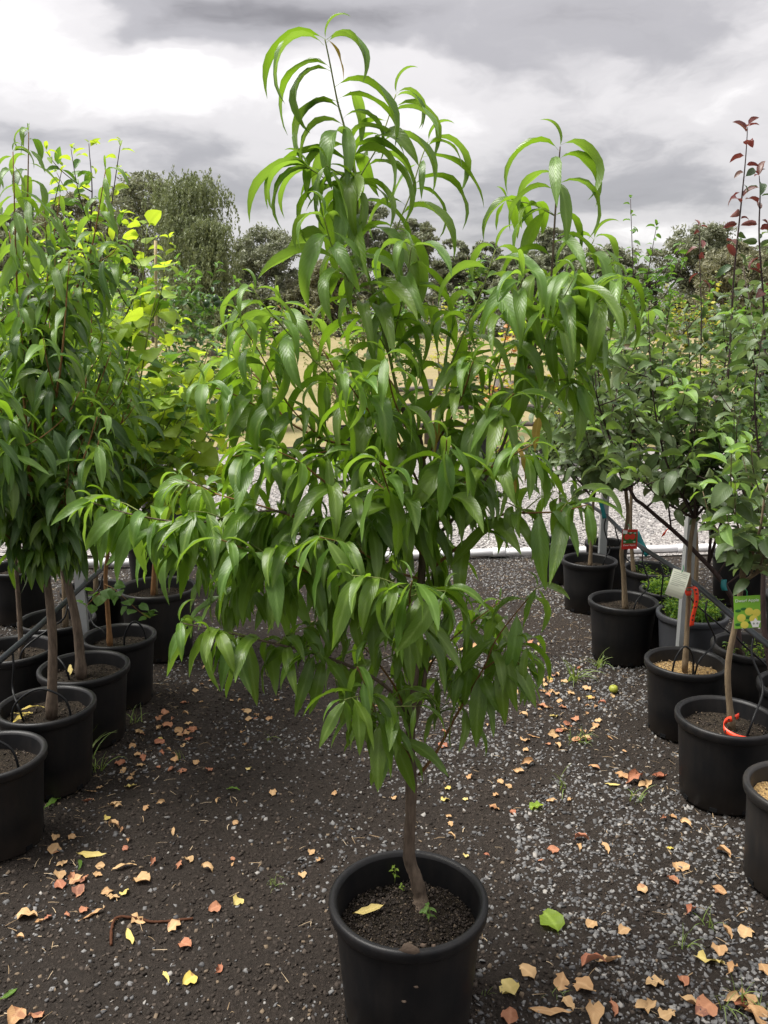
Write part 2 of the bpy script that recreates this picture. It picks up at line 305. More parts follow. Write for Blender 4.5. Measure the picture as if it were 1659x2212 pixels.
# ---------------------------------------------------------------- object helpers
def link(o, parent=None):
    COL.objects.link(o)
    if parent is not None: o.parent = parent
    return o
def empty(name, loc=(0, 0, 0)):
    o = bpy.data.objects.new(name, None); o.empty_display_size = 0.05; o.location = loc
    return link(o)
def tag(o, label, cat, group=None, kind=None):
    o['label'] = label
    if cat: o['category'] = cat
    if group: o['group'] = group
    if kind: o['kind'] = kind
    return o
class MB:
    def __init__(s): s.v = []; s.f = []; s.uv = None
    def add(s, vs, fs):
        b = len(s.v); s.v += [tuple(v) for v in vs]; s.f += [tuple(i + b for i in f) for f in fs]
    def tube(s, pts, rad, n=8, cap=True, jit=0.0):
        pts = [Vector(p) for p in pts]; vs = []; fs = []; up = None
        for i, p in enumerate(pts):
            t = (pts[min(i + 1, len(pts) - 1)] - pts[max(i - 1, 0)]).normalized()
            if up is None: up = Vector((0, 1, 0.13)) if abs(t.y) < 0.9 else Vector((1, 0, 0.1))
            a = (up - t * up.dot(t)).normalized(); up = a; b = t.cross(a)
            r = rad[i] if hasattr(rad, '__len__') else rad
            for k_ in range(n):
                th = 2 * math.pi * k_ / n; q = r * (1 + (rng.uniform(-jit, jit) if jit else 0))
                vs.append(p + (a * math.cos(th) + b * math.sin(th)) * q)
        for i in range(len(pts) - 1):
            for k_ in range(n):
                k2 = (k_ + 1) % n; fs.append((i * n + k_, i * n + k2, (i + 1) * n + k2, (i + 1) * n + k_))
        if cap:
            fs.append(tuple(reversed(range(n)))); fs.append(tuple(range((len(pts) - 1) * n, len(pts) * n)))
        s.add(vs, fs)
    def box(s, c, size, rot=None):
        c = Vector(c); h = Vector(size) / 2; m = rot or Matrix.Identity(3)
        vs = [c + m @ Vector((sx_ * h.x, sy * h.y, sz * h.z)) for sx_ in (-1, 1) for sy in (-1, 1) for sz in (-1, 1)]
        s.add(vs, [(0, 1, 3, 2), (4, 6, 7, 5), (0, 4, 5, 1), (2, 3, 7, 6), (0, 2, 6, 4), (1, 5, 7, 3)])
    def lathe(s, prof, n=48):
        vs = []; fs = []
        for r, z in prof:
            for k_ in range(n):
                th = 2 * math.pi * k_ / n; vs.append((r * math.cos(th), r * math.sin(th), z))
        for i in range(len(prof) - 1):
            for k_ in range(n):
                k2 = (k_ + 1) % n; fs.append((i * n + k_, i * n + k2, (i + 1) * n + k2, (i + 1) * n + k_))
        s.add(vs, fs)
    def mesh(s, name, mat, smooth=True):
        me = bpy.data.meshes.new(name); me.from_pydata(s.v, [], s.f); me.materials.append(mat)
        if smooth: me.polygons.foreach_set('use_smooth', [True] * len(me.polygons))
        me.update(); return me
    def build(s, name, mat, parent=None, loc=None, smooth=True):
        o = bpy.data.objects.new(name, s.mesh(name, mat, smooth)); link(o, parent)
        if loc is not None: o.location = loc
        return o
def spline(pts, seg=6):
    pts = [Vector(p) for p in pts]
    if len(pts) < 3:
        return [pts[0].lerp(pts[-1], i / seg) for i in range(seg + 1)]
    q = [pts[0] * 2 - pts[1]] + pts + [pts[-1] * 2 - pts[-2]]; out = []
    for i in range(1, len(q) - 2):
        a, b, c, d = q[i - 1:i + 3]
        for k_ in range(seg):
            t = k_ / seg
            out.append(0.5 * ((2 * b) + (c - a) * t + (2 * a - 5 * b + 4 * c - d) * t * t + (3 * b - a - 3 * c + d) * t ** 3))
    out.append(pts[-1]); return out

# ---------------------------------------------------------------- leaves
def leaf_data(shape, phi0, phi1, pw, nseg, fold, twist, wave, seed):
    """One leaf of unit length starting at the origin, heading +X and arching downwards."""
    r = random.Random(seed)
    W, pf = {'lance': (0.118, 0.06), 'ovate': (0.25, 0.13), 'heart': (0.40, 0.30), 'wide': (0.33, 0.12), 'blade': (0.03, 0.0), 'fan': (0.42, 0.35)}[shape]
    ss = [0.0] + ([pf] if pf else []) + [pf + (1 - pf) * ((i + 1) / nseg) for i in range(nseg)]
    vs, fs, uv = [], [], []
    pos = Vector((0, 0, 0)); prev = 0.0; ph1 = r.uniform(0, 6.28); bendy = r.uniform(-0.25, 0.25)
    for i, s_ in enumerate(ss):
        phi = R(phi0 + (phi1 - phi0) * (s_ ** pw)); yaw = bendy * s_
        T = Vector((math.cos(phi) * math.cos(yaw), math.cos(phi) * math.sin(yaw), math.sin(phi)))
        mid = (s_ + prev) / 2; phm = R(phi0 + (phi1 - phi0) * (mid ** pw)); yam = bendy * mid
        pos = pos + Vector((math.cos(phm) * math.cos(yam), math.cos(phm) * math.sin(yam), math.sin(phm))) * (s_ - prev); prev = s_
        S = Vector((-math.sin(yaw), math.cos(yaw), 0)); rot = Matrix.Rotation(R(twist) * s_, 3, T); S = rot @ S; Nn = T.cross(S) 
        b = 0 if s_ <= pf else (s_ - pf) / (1 - pf)
        if shape == 'lance': wd = W * max(0, math.sin(math.pi * b ** 0.82)) ** 0.85 * (1.08 - 0.2 * b)
        elif shape == 'ovate': wd = W * max(0, math.sin(math.pi * b ** 0.72)) ** 0.8
        elif shape == 'wide': wd = W * max(0, math.sin(math.pi * b ** 0.7)) ** 0.65
        elif shape == 'heart': wd = W * (max(0, math.sin(math.pi * (0.20 + 0.80 * b) ** 0.85))) ** 0.85 if s_ > pf else 0
        elif shape == 'fan': wd = W * (b ** 0.8) * (1.0 if b < .85 else .62)
        else: wd = W * (1 - s_ * 0.95)
        wd = max(wd, 0.006 if s_ < 1 else 0.002)
        f1 = fold + wave * math.sin(ph1 + s_ * 15) ; f2 = fold + wave * math.sin(ph1 + 2.1 + s_ * 14)
        c1, s1, c2, s2 = math.cos(f1), math.sin(f1), math.cos(f2), math.sin(f2)
        vs += [pos - S * wd * c1 + Nn * wd * s1, pos, pos + S * wd * c2 + Nn * wd * s2]
        uv += [(0.5 - 0.5 * (wd / W), s_), (0.5, s_), (0.5 + 0.5 * (wd / W), s_)]
    for i in range(len(ss) - 1):
        a = 3 * i; fs += [(a, a + 3, a + 4, a + 1), (a + 1, a + 4, a + 5, a + 2)]
    return np.array([tuple(v) for v in vs]), np.array(fs), np.array(uv)
class Species:
    """Leaf shapes by style; each shape is one shared mesh per material."""
    def __init__(s, name, shape, styles, mats, nseg, nvar=4):
        s.name = name; s.var = {}; s.mats = mats; s.cache = {}
        for st, (p0, p1, pw, fold, tw, wav) in styles.items():
            s.var[st] = []
            for i in range(nvar):
                d = leaf_data(shape, p0 + rng.uniform(-14, 14), p1 + rng.uniform(-16, 16), pw, nseg, fold * rng.uniform(0.7, 1.3), tw * rng.uniform(-1, 1), wav, rng.random())
                s.var[st].append(d)
    def mesh(s, st, i, mat):
        k_ = (st, i, mat)
        if k_ not in s.cache:
            v, f, u = s.var[st][i]; s.cache[k_] = mesh_np('leaf', v, f, u, [M[mat]])
        return s.cache[k_]
def mesh_np(name, v, f, uv=None, mats=(), mi=None, smooth=True):
    me = bpy.data.meshes.new(name); nf, nk = f.shape
    me.vertices.add(len(v)); me.vertices.foreach_set('co', np.asarray(v, dtype=np.float32).ravel())
    me.loops.add(nf * nk); me.loops.foreach_set('vertex_index', f.astype(np.int32).ravel())
    me.polygons.add(nf); me.polygons.foreach_set('loop_start', np.arange(0, nf * nk, nk, dtype=np.int32))
    me.polygons.foreach_set('loop_total', np.full(nf, nk, dtype=np.int32))
    if uv is not None:
        l = me.uv_layers.new(name='UVMap'); l.data.foreach_set('uv', np.asarray(uv, dtype=np.float32)[f.ravel()].ravel())
    for m_ in mats: me.materials.append(m_)
    if mi is not None: me.polygons.foreach_set('material_index', np.asarray(mi, dtype=np.int32))
    if smooth: me.polygons.foreach_set('use_smooth', np.ones(nf, dtype=bool))
    me.update(calc_edges=True); me.validate(); return me

LST = dict(sickle=(62, -108, 0.66, 0.42, 30, 0.14), arch=(30, -88, 0.8, 0.38, 30, 0.13), hang=(-12, -84, 0.55, 0.25, 40, 0.16), slack=(-35, -80, 0.5, 0.22, 50, 0.16), up=(80, -25, 1.4, 0.6, 30, 0.05))
SP_PEACH = Species('peach', 'lance', LST, ['peach_leaf', 'peach_young'], 10, 5)
SP_DARK = Species('dark_peach', 'lance', LST, ['dark_peach', 'peach_leaf', 'peach_young'], 8, 4)
OST = dict(arch=(35, -35, 0.9, 0.40, 35, 0.12), hang=(5, -65, 0.7, 0.28, 40, 0.12), up=(62, 10, 1, 0.5, 30, 0.08))
SP_APPLE = Species('apple', 'ovate', OST, [], 6, 6)
SP_HEART = Species('heart', 'heart', dict(arch=(30, -40, 0.9, 0.12, 30, 0.06), hang=(0, -70, 0.7, 0.10, 30, 0.06), up=(55, -5, 1, 0.2, 20, 0.05)), [], 6, 4)
SP_FAN = Species('fan', 'fan', dict(arch=(30, -30, 0.9, 0.12, 30, 0.1), hang=(0, -60, 0.7, 0.1, 30, 0.1), up=(50, 0, 1, 0.2, 20, 0.1)), [], 4, 3)

class Plant:
    def __init__(s, name, label, cat, loc, group=None):
        s.root = tag(empty(name, loc), label, cat, group); s.loc = Vector(loc); s.leaves = []; s.stems = []
    def stem(s, name, pts, r0, r1, mat, n=7, seg=5, jit=0.0, bulge=None):
        c = spline(pts, seg); m = MB(); k_ = len(c) - 1
        rad = [r0 + (r1 - r0) * (i / k_) ** 0.85 for i in range(k_ + 1)]
        if bulge:
            for i in range(k_ + 1):
                for (bt, bw, ba) in bulge: rad[i] *= 1 + ba * math.exp(-((i / k_ - bt) / bw) ** 2)
        m.tube([p - s.loc for p in c], rad, n, True, jit); o = m.build(name, M[mat], s.root)
        s.stems.append((c, rad)); return c
    def leaf(s, sp, st, mat, pos, az, length, tilt=0.0, roll=0.0, pri=0.0, wid=1.0):
        i = rng.randrange(len(sp.var[st]))
        m = Matrix.Translation(pos) @ Matrix.Rotation(az, 4, 'Z') @ Matrix.Rotation(tilt, 4, 'Y') @ Matrix.Rotation(roll, 4, 'X') @ Matrix.Diagonal((length, length * wid, length, 1))
        s.leaves.append((pri, sp, st, i, mat, m))
    def foliate(s, c, t0, t1, spacing, sp, lens, style, mat, young=None, ymat=None, twig_r=0.002, tip=True, pri=0.0, skip=None, wid=(.85, 1.12)):
        """Leaves up a stem c between fractions t0 and t1; style(t) and mat give their habit and age."""
        d = [0.0]
        for i in range(1, len(c)): d.append(d[-1] + (c[i] - c[i - 1]).length)
        tot = d[-1]; x = tot * t0; k_ = rng.randrange(100)
        while x < tot * t1:
            t = x / tot; i = 1
            while i < len(c) - 1 and d[i] < x: i += 1
            f = (x - d[i - 1]) / max(1e-6, d[i] - d[i - 1]); p = c[i - 1].lerp(c[i], f); tg = (c[i] - c[i - 1]).normalized()
            th = k_ * 2.39996 + rng.uniform(-0.4, 0.4); k_ += 1
            a = tg.orthogonal().normalized(); b = tg.cross(a); out = a * math.cos(th) + b * math.sin(th) + tg * 0.35
            if abs(tg.z) < 0.75: out.z *= 0.2; out += Vector((tg.y, -tg.x, 0)) * rng.choice((-1, 1)) * 0.5
            az = math.atan2(out.y, out.x); L = rng.uniform(*lens)
            yg = young is not None and t > young
            if yg: L *= 1.0 - 0.25 * max(0, (t - 0.85) / 0.15)
            st = style(t) if callable(style) else style
            if not (skip and skip(p)):
                s.leaf(sp, st, ymat if yg and rng.random() < 0.85 else mat if not isinstance(mat, (list, tuple)) else rng.choice(mat), p, az, L, R(rng.gauss(0, 13)), R(rng.gauss(0, 32 if sp is SP_APPLE else 15)), pri + p.y + rng.uniform(0, 0.12) - (0.35 if yg else 0), rng.uniform(*wid) * (.82 if sp is SP_APPLE else 1))
            x += spacing * rng.uniform(0.6, 1.4)
        if tip:
            for j in range(3):
                s.leaf(sp, 'up' if j == 0 else style(1.0) if callable(style) else style, ymat or (mat if isinstance(mat, str) else mat[0]), c[-1], rng.uniform(0, 6.28), rng.uniform(*lens) * (0.42 if j == 0 else 0.7), 0, 0, pri + c[-1].y - 0.35, 0.6 if j == 0 else .8)
    def finish(s, n_single=300, name='leaf', rest='foliage'):
        s.leaves.sort(key=lambda q: q[0])
        T = Matrix.Translation(-s.loc)
        for (pri, sp, st, i, mat, m) in s.leaves[:n_single]:
            o = bpy.data.objects.new(name, sp.mesh(st, i, mat)); COL.objects.link(o); o.parent = s.root; o.matrix_basis = T @ m
        re_ = s.leaves[n_single:]
        if re_:
            V, F, U, MI, mats, b = [], [], [], [], [], 0
            for (pri, sp, st, i, mat, m) in re_:
                v, f, u = sp.var[st][i]; mm = np.array(T @ m)
                V.append(v @ mm[:3, :3].T + mm[:3, 3]); F.append(f + b); U.append(u); b += len(v)
                if mat not in mats: mats.append(mat)
                MI.append(np.full(len(f), mats.index(mat)))
            o = bpy.data.objects.new(rest, mesh_np(rest, np.vstack(V), np.vstack(F), np.vstack(U), [M[x] for x in mats], np.concatenate(MI)))
            link(o, s.root); o['kind'] = 'stuff'

# ---------------------------------------------------------------- the ground
def smooth01(t): t = max(0.0, min(1.0, t)); return t * t * (3 - 2 * t)
def terrain(x, y):
    z = 0.0
    near = 1 - smooth01((y - 5.0) / 1.0)
    if y < 6.2: z += near * (0.010 * noise.noise((x * 1.7, y * 1.7, 0)) + 0.006 * noise.noise((x * 7, y * 7, 3)) + 0.0035 * noise.noise((x * 23, y * 23, 5)))
    far = smooth01((y - 15) / 55)
    z += far * (1.75 + 0.5 * noise.noise((x * 0.03, y * 0.03, 1))) + 0.25 * smooth01((y - 15) / 15) * noise.noise((x * 0.12, y * 0.12, 2))
    z += smooth01((y - 70) / 200) * 2.0
    return z
def axis(lo, hi, step, far_lo, far_hi, grow):
    a = list(np.arange(lo, hi, step)); s_ = step; x = hi
    while x < far_hi: a.append(x); s_ *= grow; x += s_
    a.append(far_hi); s_ = step; x = lo - step
    while x > far_lo: a.insert(0, x); s_ *= grow; x -= s_
    a.insert(0, far_lo); return a
xs = axis(-1.9, 2.1, 0.035, -500, 500, 1.16); ys = axis(1.2, 6.3, 0.035, -60, 900, 1.08)
gv = np.array([(x, y, terrain(x, y)) for y in ys for x in xs]); nx = len(xs)
gf = np.array([(j * nx + i, j * nx + i + 1, (j + 1) * nx + i + 1, (j + 1) * nx + i) for j in range(len(ys) - 1) for i in range(nx - 1)])
mi = np.array([1 if ys[j] > 13.2 else 0 for j in range(len(ys) - 1) for i in range(nx - 1)])
go = link(bpy.data.objects.new('ground', mesh_np('ground', gv, gf, None, [M['ground'], M['paddock']], mi)))
tag(go, 'dark soil yard running out into a dry grass paddock', None, None, 'structure')
dx = np.arange(-14, 14.1, 0.5); dy = np.arange(6.42, 13.0, 0.3)
dv = np.array([(x, y + (0.12 * noise.noise((x * 1.3, j, 0)) if j in (0, len(dy) - 1) else 0), 0.010 + 0.006 * noise.noise((x, y, 9))) for j, y in enumerate(dy) for x in dx]); nx = len(dx)
df = np.array([(j * nx + i, j * nx + i + 1, (j + 1) * nx + i + 1, (j + 1) * nx + i) for j in range(len(dy) - 1) for i in range(nx - 1)])
do = link(bpy.data.objects.new('gravel_drive', mesh_np('gravel_drive', dv, df, None, [M['drive']])))
tag(do, 'pale grey gravel drive beyond the white pipe', None, None, 'structure')

nr = np.random.default_rng(5)
CUBE = np.array([(-1, -1, -1), (1, -1, -1), (1, 1, -1), (-1, 1, -1), (-1, -1, 1), (1, -1, 1), (1, 1, 1), (-1, 1, 1)], float)
CF = np.array([(0, 3, 2, 1), (4, 5, 6, 7), (0, 1, 5, 4), (1, 2, 6, 5), (2, 3, 7, 6), (3, 0, 4, 7)])
def scatter_stones(name, label, pts, smin, smax, mat, flat=0.6, jit=0.38):
    n = len(pts); v = CUBE[None] + nr.uniform(-jit, jit, (n, 8, 3)); v[:, 4:, :2] *= nr.uniform(0.45, 0.9, (n, 1, 1))
    s_ = (smin + (smax - smin) * nr.random((n, 1)) ** 2.0) * np.stack([np.ones(n), nr.uniform(0.6, 1, n), nr.uniform(0.35, 0.85, n) * flat], 1)
    v *= s_[:, None, :] * 0.5
    a = nr.uniform(0, 6.28, n); tl = nr.normal(0, 0.35, (n, 2))
    c, s2 = np.cos(a), np.sin(a)
    x = v[..., 0] * c[:, None] - v[..., 1] * s2[:, None]; y = v[..., 0] * s2[:, None] + v[..., 1] * c[:, None]; z = v[..., 2] + x * tl[:, :1] + y * tl[:, 1:]
    w_ = np.stack([x, y, z], -1) + np.asarray(pts)[:, None, :]; w_[..., 2] += (s_[:, 2] * 0.18)[:, None]
    f = CF[None] + (np.arange(n) * 8)[:, None, None]
    o = link(bpy.data.objects.new(name, mesh_np(name, w_.reshape(-1, 3), f.reshape(-1, 4), None, [M[mat]], None, False)))
    tag(o, label, None, None, 'stuff')
def gravel_density(x, y):
    g = smooth01((x + 0.12 + 0.25 * noise.noise((x * 1.1, y * 1.1, 4))) / 0.45)
    patch = smooth01((noise.noise((x * 2.6, y * 2.6, 8)) - 0.02) / 0.22)
    path = 1 - 0.6 * smooth01((noise.noise((x * 1.8, y * 1.4, 21)) + 0.12) / 0.3) - 0.3 * smooth01((noise.noise((x * 6, y * 6, 33)) + 0.05) / 0.25)
    return g * path * 0.95 + (1 - g) * (0.05 + 0.30 * patch * smooth01((y - 1.6) / 1.0))
def points(n, x0, x1, y0, y1, dens):
    out = []
    X = nr.uniform(x0, x1, n); Yv = y0 + (y1 - y0) * nr.random(n) ** 1.35
    K = nr.random(n)
    for x, y, k_ in zip(X, Yv, K):
        if k_ < dens(x, y): out.append((x, y, terrain(x, y)))
    return out
scatter_stones('gravel', 'loose dark grey angular gravel over the soil', points(92000, -1.75, 2.0, 1.55, 6.4, gravel_density) + points(16000, -3.6, -1.5, 3.3, 6.4, lambda x, y: .8) + points(14000, 1.8, 3.8, 3.3, 6.4, lambda x, y: .8), 0.005, 0.0175, 'stone')
scatter_stones('soil_crumbs', 'dark brown crumbs of soil over the yard', points(46000, -1.7, 1.9, 1.55, 4.6, lambda x, y: 1.0 - 0.6 * gravel_density(x, y)), 0.003, 0.014, 'crumb', 0.8)
scatter_stones('drive_gravel', 'pale grey gravel stones on the drive', [(x, y, 0.011) for x, y in zip(nr.uniform(-3.5, 4, 16000), nr.uniform(6.5, 10.5, 16000))], 0.012, 0.03, 'pale_stone')
def litter(n, dens, x0, x1, y0, y1, l0, l1):
    v, f, b = [], [], 0
    for _ in range(n):
        x = rng.uniform(x0, x1); y = rng.uniform(y0, y1)
        if rng.random() > dens(x, y): continue
        L = rng.uniform(l0, l1); a = rng.uniform(0, 6.28); wd = rng.uniform(0.0004, 0.0013); z = terrain(x, y) + rng.uniform(0.004, 0.012)
        d = Vector((math.cos(a), math.sin(a), rng.uniform(-0.1, 0.1))); s_ = Vector((-d.y, d.x, 0)) * wd; p = Vector((x, y, z)); q = p + d * L * 0.5 + s_ * rng.uniform(-3, 3) + Vector((0, 0, 0.002)); e_ = p + d * L
        v += [p - s_, p + s_, q + s_, q - s_, e_ + s_ * .5, e_ - s_ * .5]; f += [(b, b + 1, b + 2, b + 3), (b + 3, b + 2, b + 4, b + 5)]; b += 6
    return np.array([tuple(q) for q in v]), np.array(f)
def straw_d(x, y): return 0.16 + 0.9 * smooth01((y - 4.4) / 0.7) * (1 - smooth01((y - 6.1) / 0.3)) * (1 if x > -0.6 else 0.5) + 0.5 * smooth01((abs(x) - 0.75) / 0.3)
v_, f_ = litter(9000, straw_d, -3.2, 3.2, 1.55, 6.35, 0.008, 0.045)
o = link(bpy.data.objects.new('dry_straw', mesh_np('dry_straw', v_, f_, None, [M['straw']]))); tag(o, 'scraps of dry straw and grass stalk on the soil', None, None, 'stuff')

# ---------------------------------------------------------------- pots
POT_PROTO = {}
def pot(key, x, y, dia, h, label, mat='pot', soil='soil', soil_drop=0.055, group=None, name='plant_pot', detail=False, tape=0.80):
    root = tag(empty(name, (x, y, 0)), label, 'pot', group)
    root.rotation_euler.z = rng.uniform(0, 6.28)
    r = dia / 2; rb = r * tape; rt = r * 0.93; n = 64 if detail else 40; hl = 0.034
    m = MB(); m.lathe([(rb * 0.2, 0.004), (rb - 0.012, 0.004), (rb, 0.014), (rb + (rt - rb) * 0.5, h * 0.5), (rt, h - hl + 0.002)], n); m.build('wall', M[mat], root)
    # drainage notches at the foot
    for k_ in range(8):
        th = k_ * math.pi / 4; b = MB(); b.box((0, 0, 0), (0.004, 0.026, 0.014)); o = b.build('drain_hole', M['poly'], root, (math.cos(th) * (rb + .0005), math.sin(th) * (rb + .0005), 0.022), False); o.rotation_euler.z = th
    m = MB(); m.lathe([(rt - 0.002, h - hl - 0.001), (r - 0.004, h - hl), (r - 0.001, h - hl + 0.005), (r + 0.001, h - 0.012), (r, h - 0.004), (r - 0.005, h), (r - 0.012, h - 0.0005), (r - 0.018, h - 0.004), (r - 0.021, h - 0.010)], n); m.build('rim', M[mat], root)
    sz = h - soil_drop; ri = r - 0.024
    m = MB(); m.lathe([(r - 0.021, h - 0.010), (ri, h - 0.03), (ri - 0.006, sz - 0.02)], n); m.build('inner_wall', M[mat], root)
    vs = []; fs = []; rings = 16 if detail else 8; seg = 44 if detail else 24; seed = rng.uniform(0, 50)
    for i in range(rings + 1):
        for k_ in range(seg):
            th = 2 * math.pi * k_ / seg; q = (ri - 0.004) * i / rings
            px, py = q * math.cos(th), q * math.sin(th)
            vs.append((px, py, sz + 0.014 * noise.noise((px * 12 + seed, py * 12, 0)) + 0.007 * noise.noise((px * 45 + seed, py * 45, 2)) - 0.006 * (i / rings) ** 2))
    for i in range(rings):
        for k_ in range(seg):
            k2 = (k_ + 1) % seg; fs.append((i * seg + k_, (i + 1) * seg + k_, (i + 1) * seg + k2, i * seg + k2))
    m = MB(); m.add(vs, fs); so_ = m.build('soil', M[soil], root)
    v = CUBE[None] + nr.uniform(-.4, .4, (2200 if detail else 260, 8, 3)); n_ = len(v)
    a = nr.uniform(0, 6.28, n_); q = (ri - 0.008) * np.sqrt(nr.random(n_)); s_ = nr.uniform(0.0006, 0.0024, (n_, 1, 1)) * nr.uniform(.5, 1.6, (n_, 1, 3))
    c = np.stack([q * np.cos(a), q * np.sin(a), [sz + 0.014 * noise.noise((q[i] * math.cos(a[i]) * 12 + seed, q[i] * math.sin(a[i]) * 12, 0)) + 0.001 for i in range(n_)]], 1)
    f = CF[None] + (np.arange(n_) * 8)[:, None, None]
    o = link(bpy.data.objects.new('soil_crumbs', mesh_np('soil_crumbs', (v * s_ + c[:, None]).reshape(-1, 3), f.reshape(-1, 4), None, [M['crumb' if soil == 'soil' else 'straw']], None, False)), so_); o['kind'] = 'stuff'
    return root, sz
PG = 'black pots standing in the rows'
POTS = {}
def addpot(key, x, y, dia, h, label, **k_):
    POTS[key] = (x, y, dia, h, pot(key, x, y, dia, h, label, **k_)[1])
addpot('C', 0.060, 1.84, 0.393, 0.335, 'large black plastic pot alone in the middle of the path', detail=True, soil_drop=0.075)
addpot('R0', 1.30, 2.36, 0.36, 0.33, 'dusty black pot with tan mulch beside the pot with a red ribbon', mat='pot_dusty', soil='mulch', tape=0.86)
addpot('R1', 1.26, 2.87, 0.365, 0.33, 'black pot of the small tree with a red ribbon at its base')
addpot('R2', 1.30, 3.41, 0.345, 0.33, 'black pot with yellow mulch under the trunk with the white tag', soil='mulch')
addpot('R3', 1.27, 4.27, 0.365, 0.33, 'black pot under the trunk that carries the red picture tag')
addpot('R4', 1.29, 5.11, 0.346, 0.33, 'black pot of the tree two places from the red ribbon strip by the pipe')
addpot('R5', 1.23, 5.74, 0.275, 0.30, 'smaller black pot at the end of the row next to the white pipe')
addpot('S1', 1.53, 5.60, 0.30, 0.32, 'black pot behind the last trees close to the white pipe')
addpot('S2', 1.62, 4.90, 0.35, 0.33, 'black pot with sparse weeds behind the red picture tag tree')
addpot('S3', 1.57, 4.47, 0.30, 0.33, 'black pot overgrown with low green weeds', soil_drop=0.035)
addpot('S4', 1.56, 4.06, 0.35, 0.33, 'grey plastic pot full of feathery green weeds', mat='pot_grey', soil_drop=0.03)
addpot('S5', 1.67, 3.60, 0.36, 0.33, 'grey rimmed pot with seedlings behind the white tag tree', mat='pot_dusty')
addpot('S6', 1.68, 3.14, 0.36, 0.33, 'black pot behind the tree with the green picture tag')
addpot('L0', -1.31, 2.58, 0.35, 0.33, 'black pot with no trunk in view beside the straight brown peach trunk')
addpot('L1', -1.28, 2.97, 0.362, 0.33, 'black pot of the straight brown trunk with orange leaves on its soil')
addpot('L2', -1.27, 3.35, 0.375, 0.33, 'black pot of the leaning brown trunk with a yellow leaf on its soil')
addpot('L3', -1.24, 3.73, 0.340, 0.33, 'black pot of the slim orange brown trunk')
addpot('L4', -1.22, 4.35, 0.42, 0.38, 'big dark grey pot behind the slim orange brown trunk', mat='pot_dusty')
addpot('M1', -1.66, 3.56, 0.36, 0.33, 'black pot behind the leaning trunk with a forked thin stem')
addpot('M2', -1.62, 3.97, 0.37, 0.33, 'black pot behind the galvanised post with a pale stem')
addpot('M3', -1.60, 4.46, 0.36, 0.34, 'black pot next to the big dark grey pot')
addpot('T1', 2.25, 4.35, 0.36, 0.33, 'black pot in the third row behind the grey weedy pot')
addpot('T2', 2.30, 5.25, 0.36, 0.33, 'black pot in the third row behind the pot with sparse weeds')
addpot('T3', 2.75, 4.95, 0.36, 0.33, 'black pot outermost behind the pear row')
addpot('U1', -2.2, 4.9, 0.38, 0.34, 'black pot in the third row behind the pale stem')
addpot('U2', -1.55, 5.5, 0.38, 0.34, 'black pot between the big grey pot and the white pipe')
addpot('U3', -2.5, 4.2, 0.38, 0.34, 'black pot outermost behind the forked thin stem')
for i, (x, y, d) in enumerate([(-1.95, 7.3, 0.42), (-0.55, 13.1, 0.4), (1.35, 11.6, 0.4), (2.3, 11.4, 0.4), (0.85, 12.6, 0.36)]):
    addpot('B%d' % i, x, y, d, 0.36, ['black pot of the lime tree across the white pipe', 'black pot of the olive green bush at the far side of the drive', 'black pot of the orange leaved tree by the rail fence',
           'black pot of the gold leaved bush by the rail fence', 'black pot of the yellow fan leaved sapling'][i])

# ---------------------------------------------------------------- the peach tree in the middle
base = G(908, 1978, POTS['C'][4] - 0.02); TY = base.y + 0.03
T = Plant('peach_tree', 'tall peach tree with long drooping leaves in the pot on the path', 'tree', base)
def D(pts, d0=0.0, d1=0.0):
    n = len(pts) - 1
    return [P(x, y, TY + d0 + (d1 - d0) * (i / n)) for i, (x, y) in enumerate(pts)]
tr = T.stem('trunk', [base] + D([(908, 1940), (898, 1895), (884, 1850), (887, 1760), (889, 1680), (886, 1600), (892, 1500), (903, 1350), (914, 1187), (918, 1085), (907, 955), (878, 900), (867, 877)]), 0.0190, 0.0055, 'peach_bark', 16, 7, 0.06, [(0.05, 0.022, 0.34), (0.0, 0.02, 0.12), (0.12, 0.01, 0.12), (0.23, 0.008, 0.1), (0.36, 0.02, 0.15)])
sick = lambda t: rng.choices(['sickle', 'arch', 'hang'], [0.55, 0.35, 0.1])[0]
mixd = lambda t: rng.choices(['sickle', 'arch', 'hang', 'slack'], [0.2, 0.35, 0.3, 0.15])[0]
low = lambda t: rng.choices(['sickle', 'arch', 'hang', 'slack'], [.1, 0.34, 0.36, 0.2])[0]
PL = (0.155, 0.215)
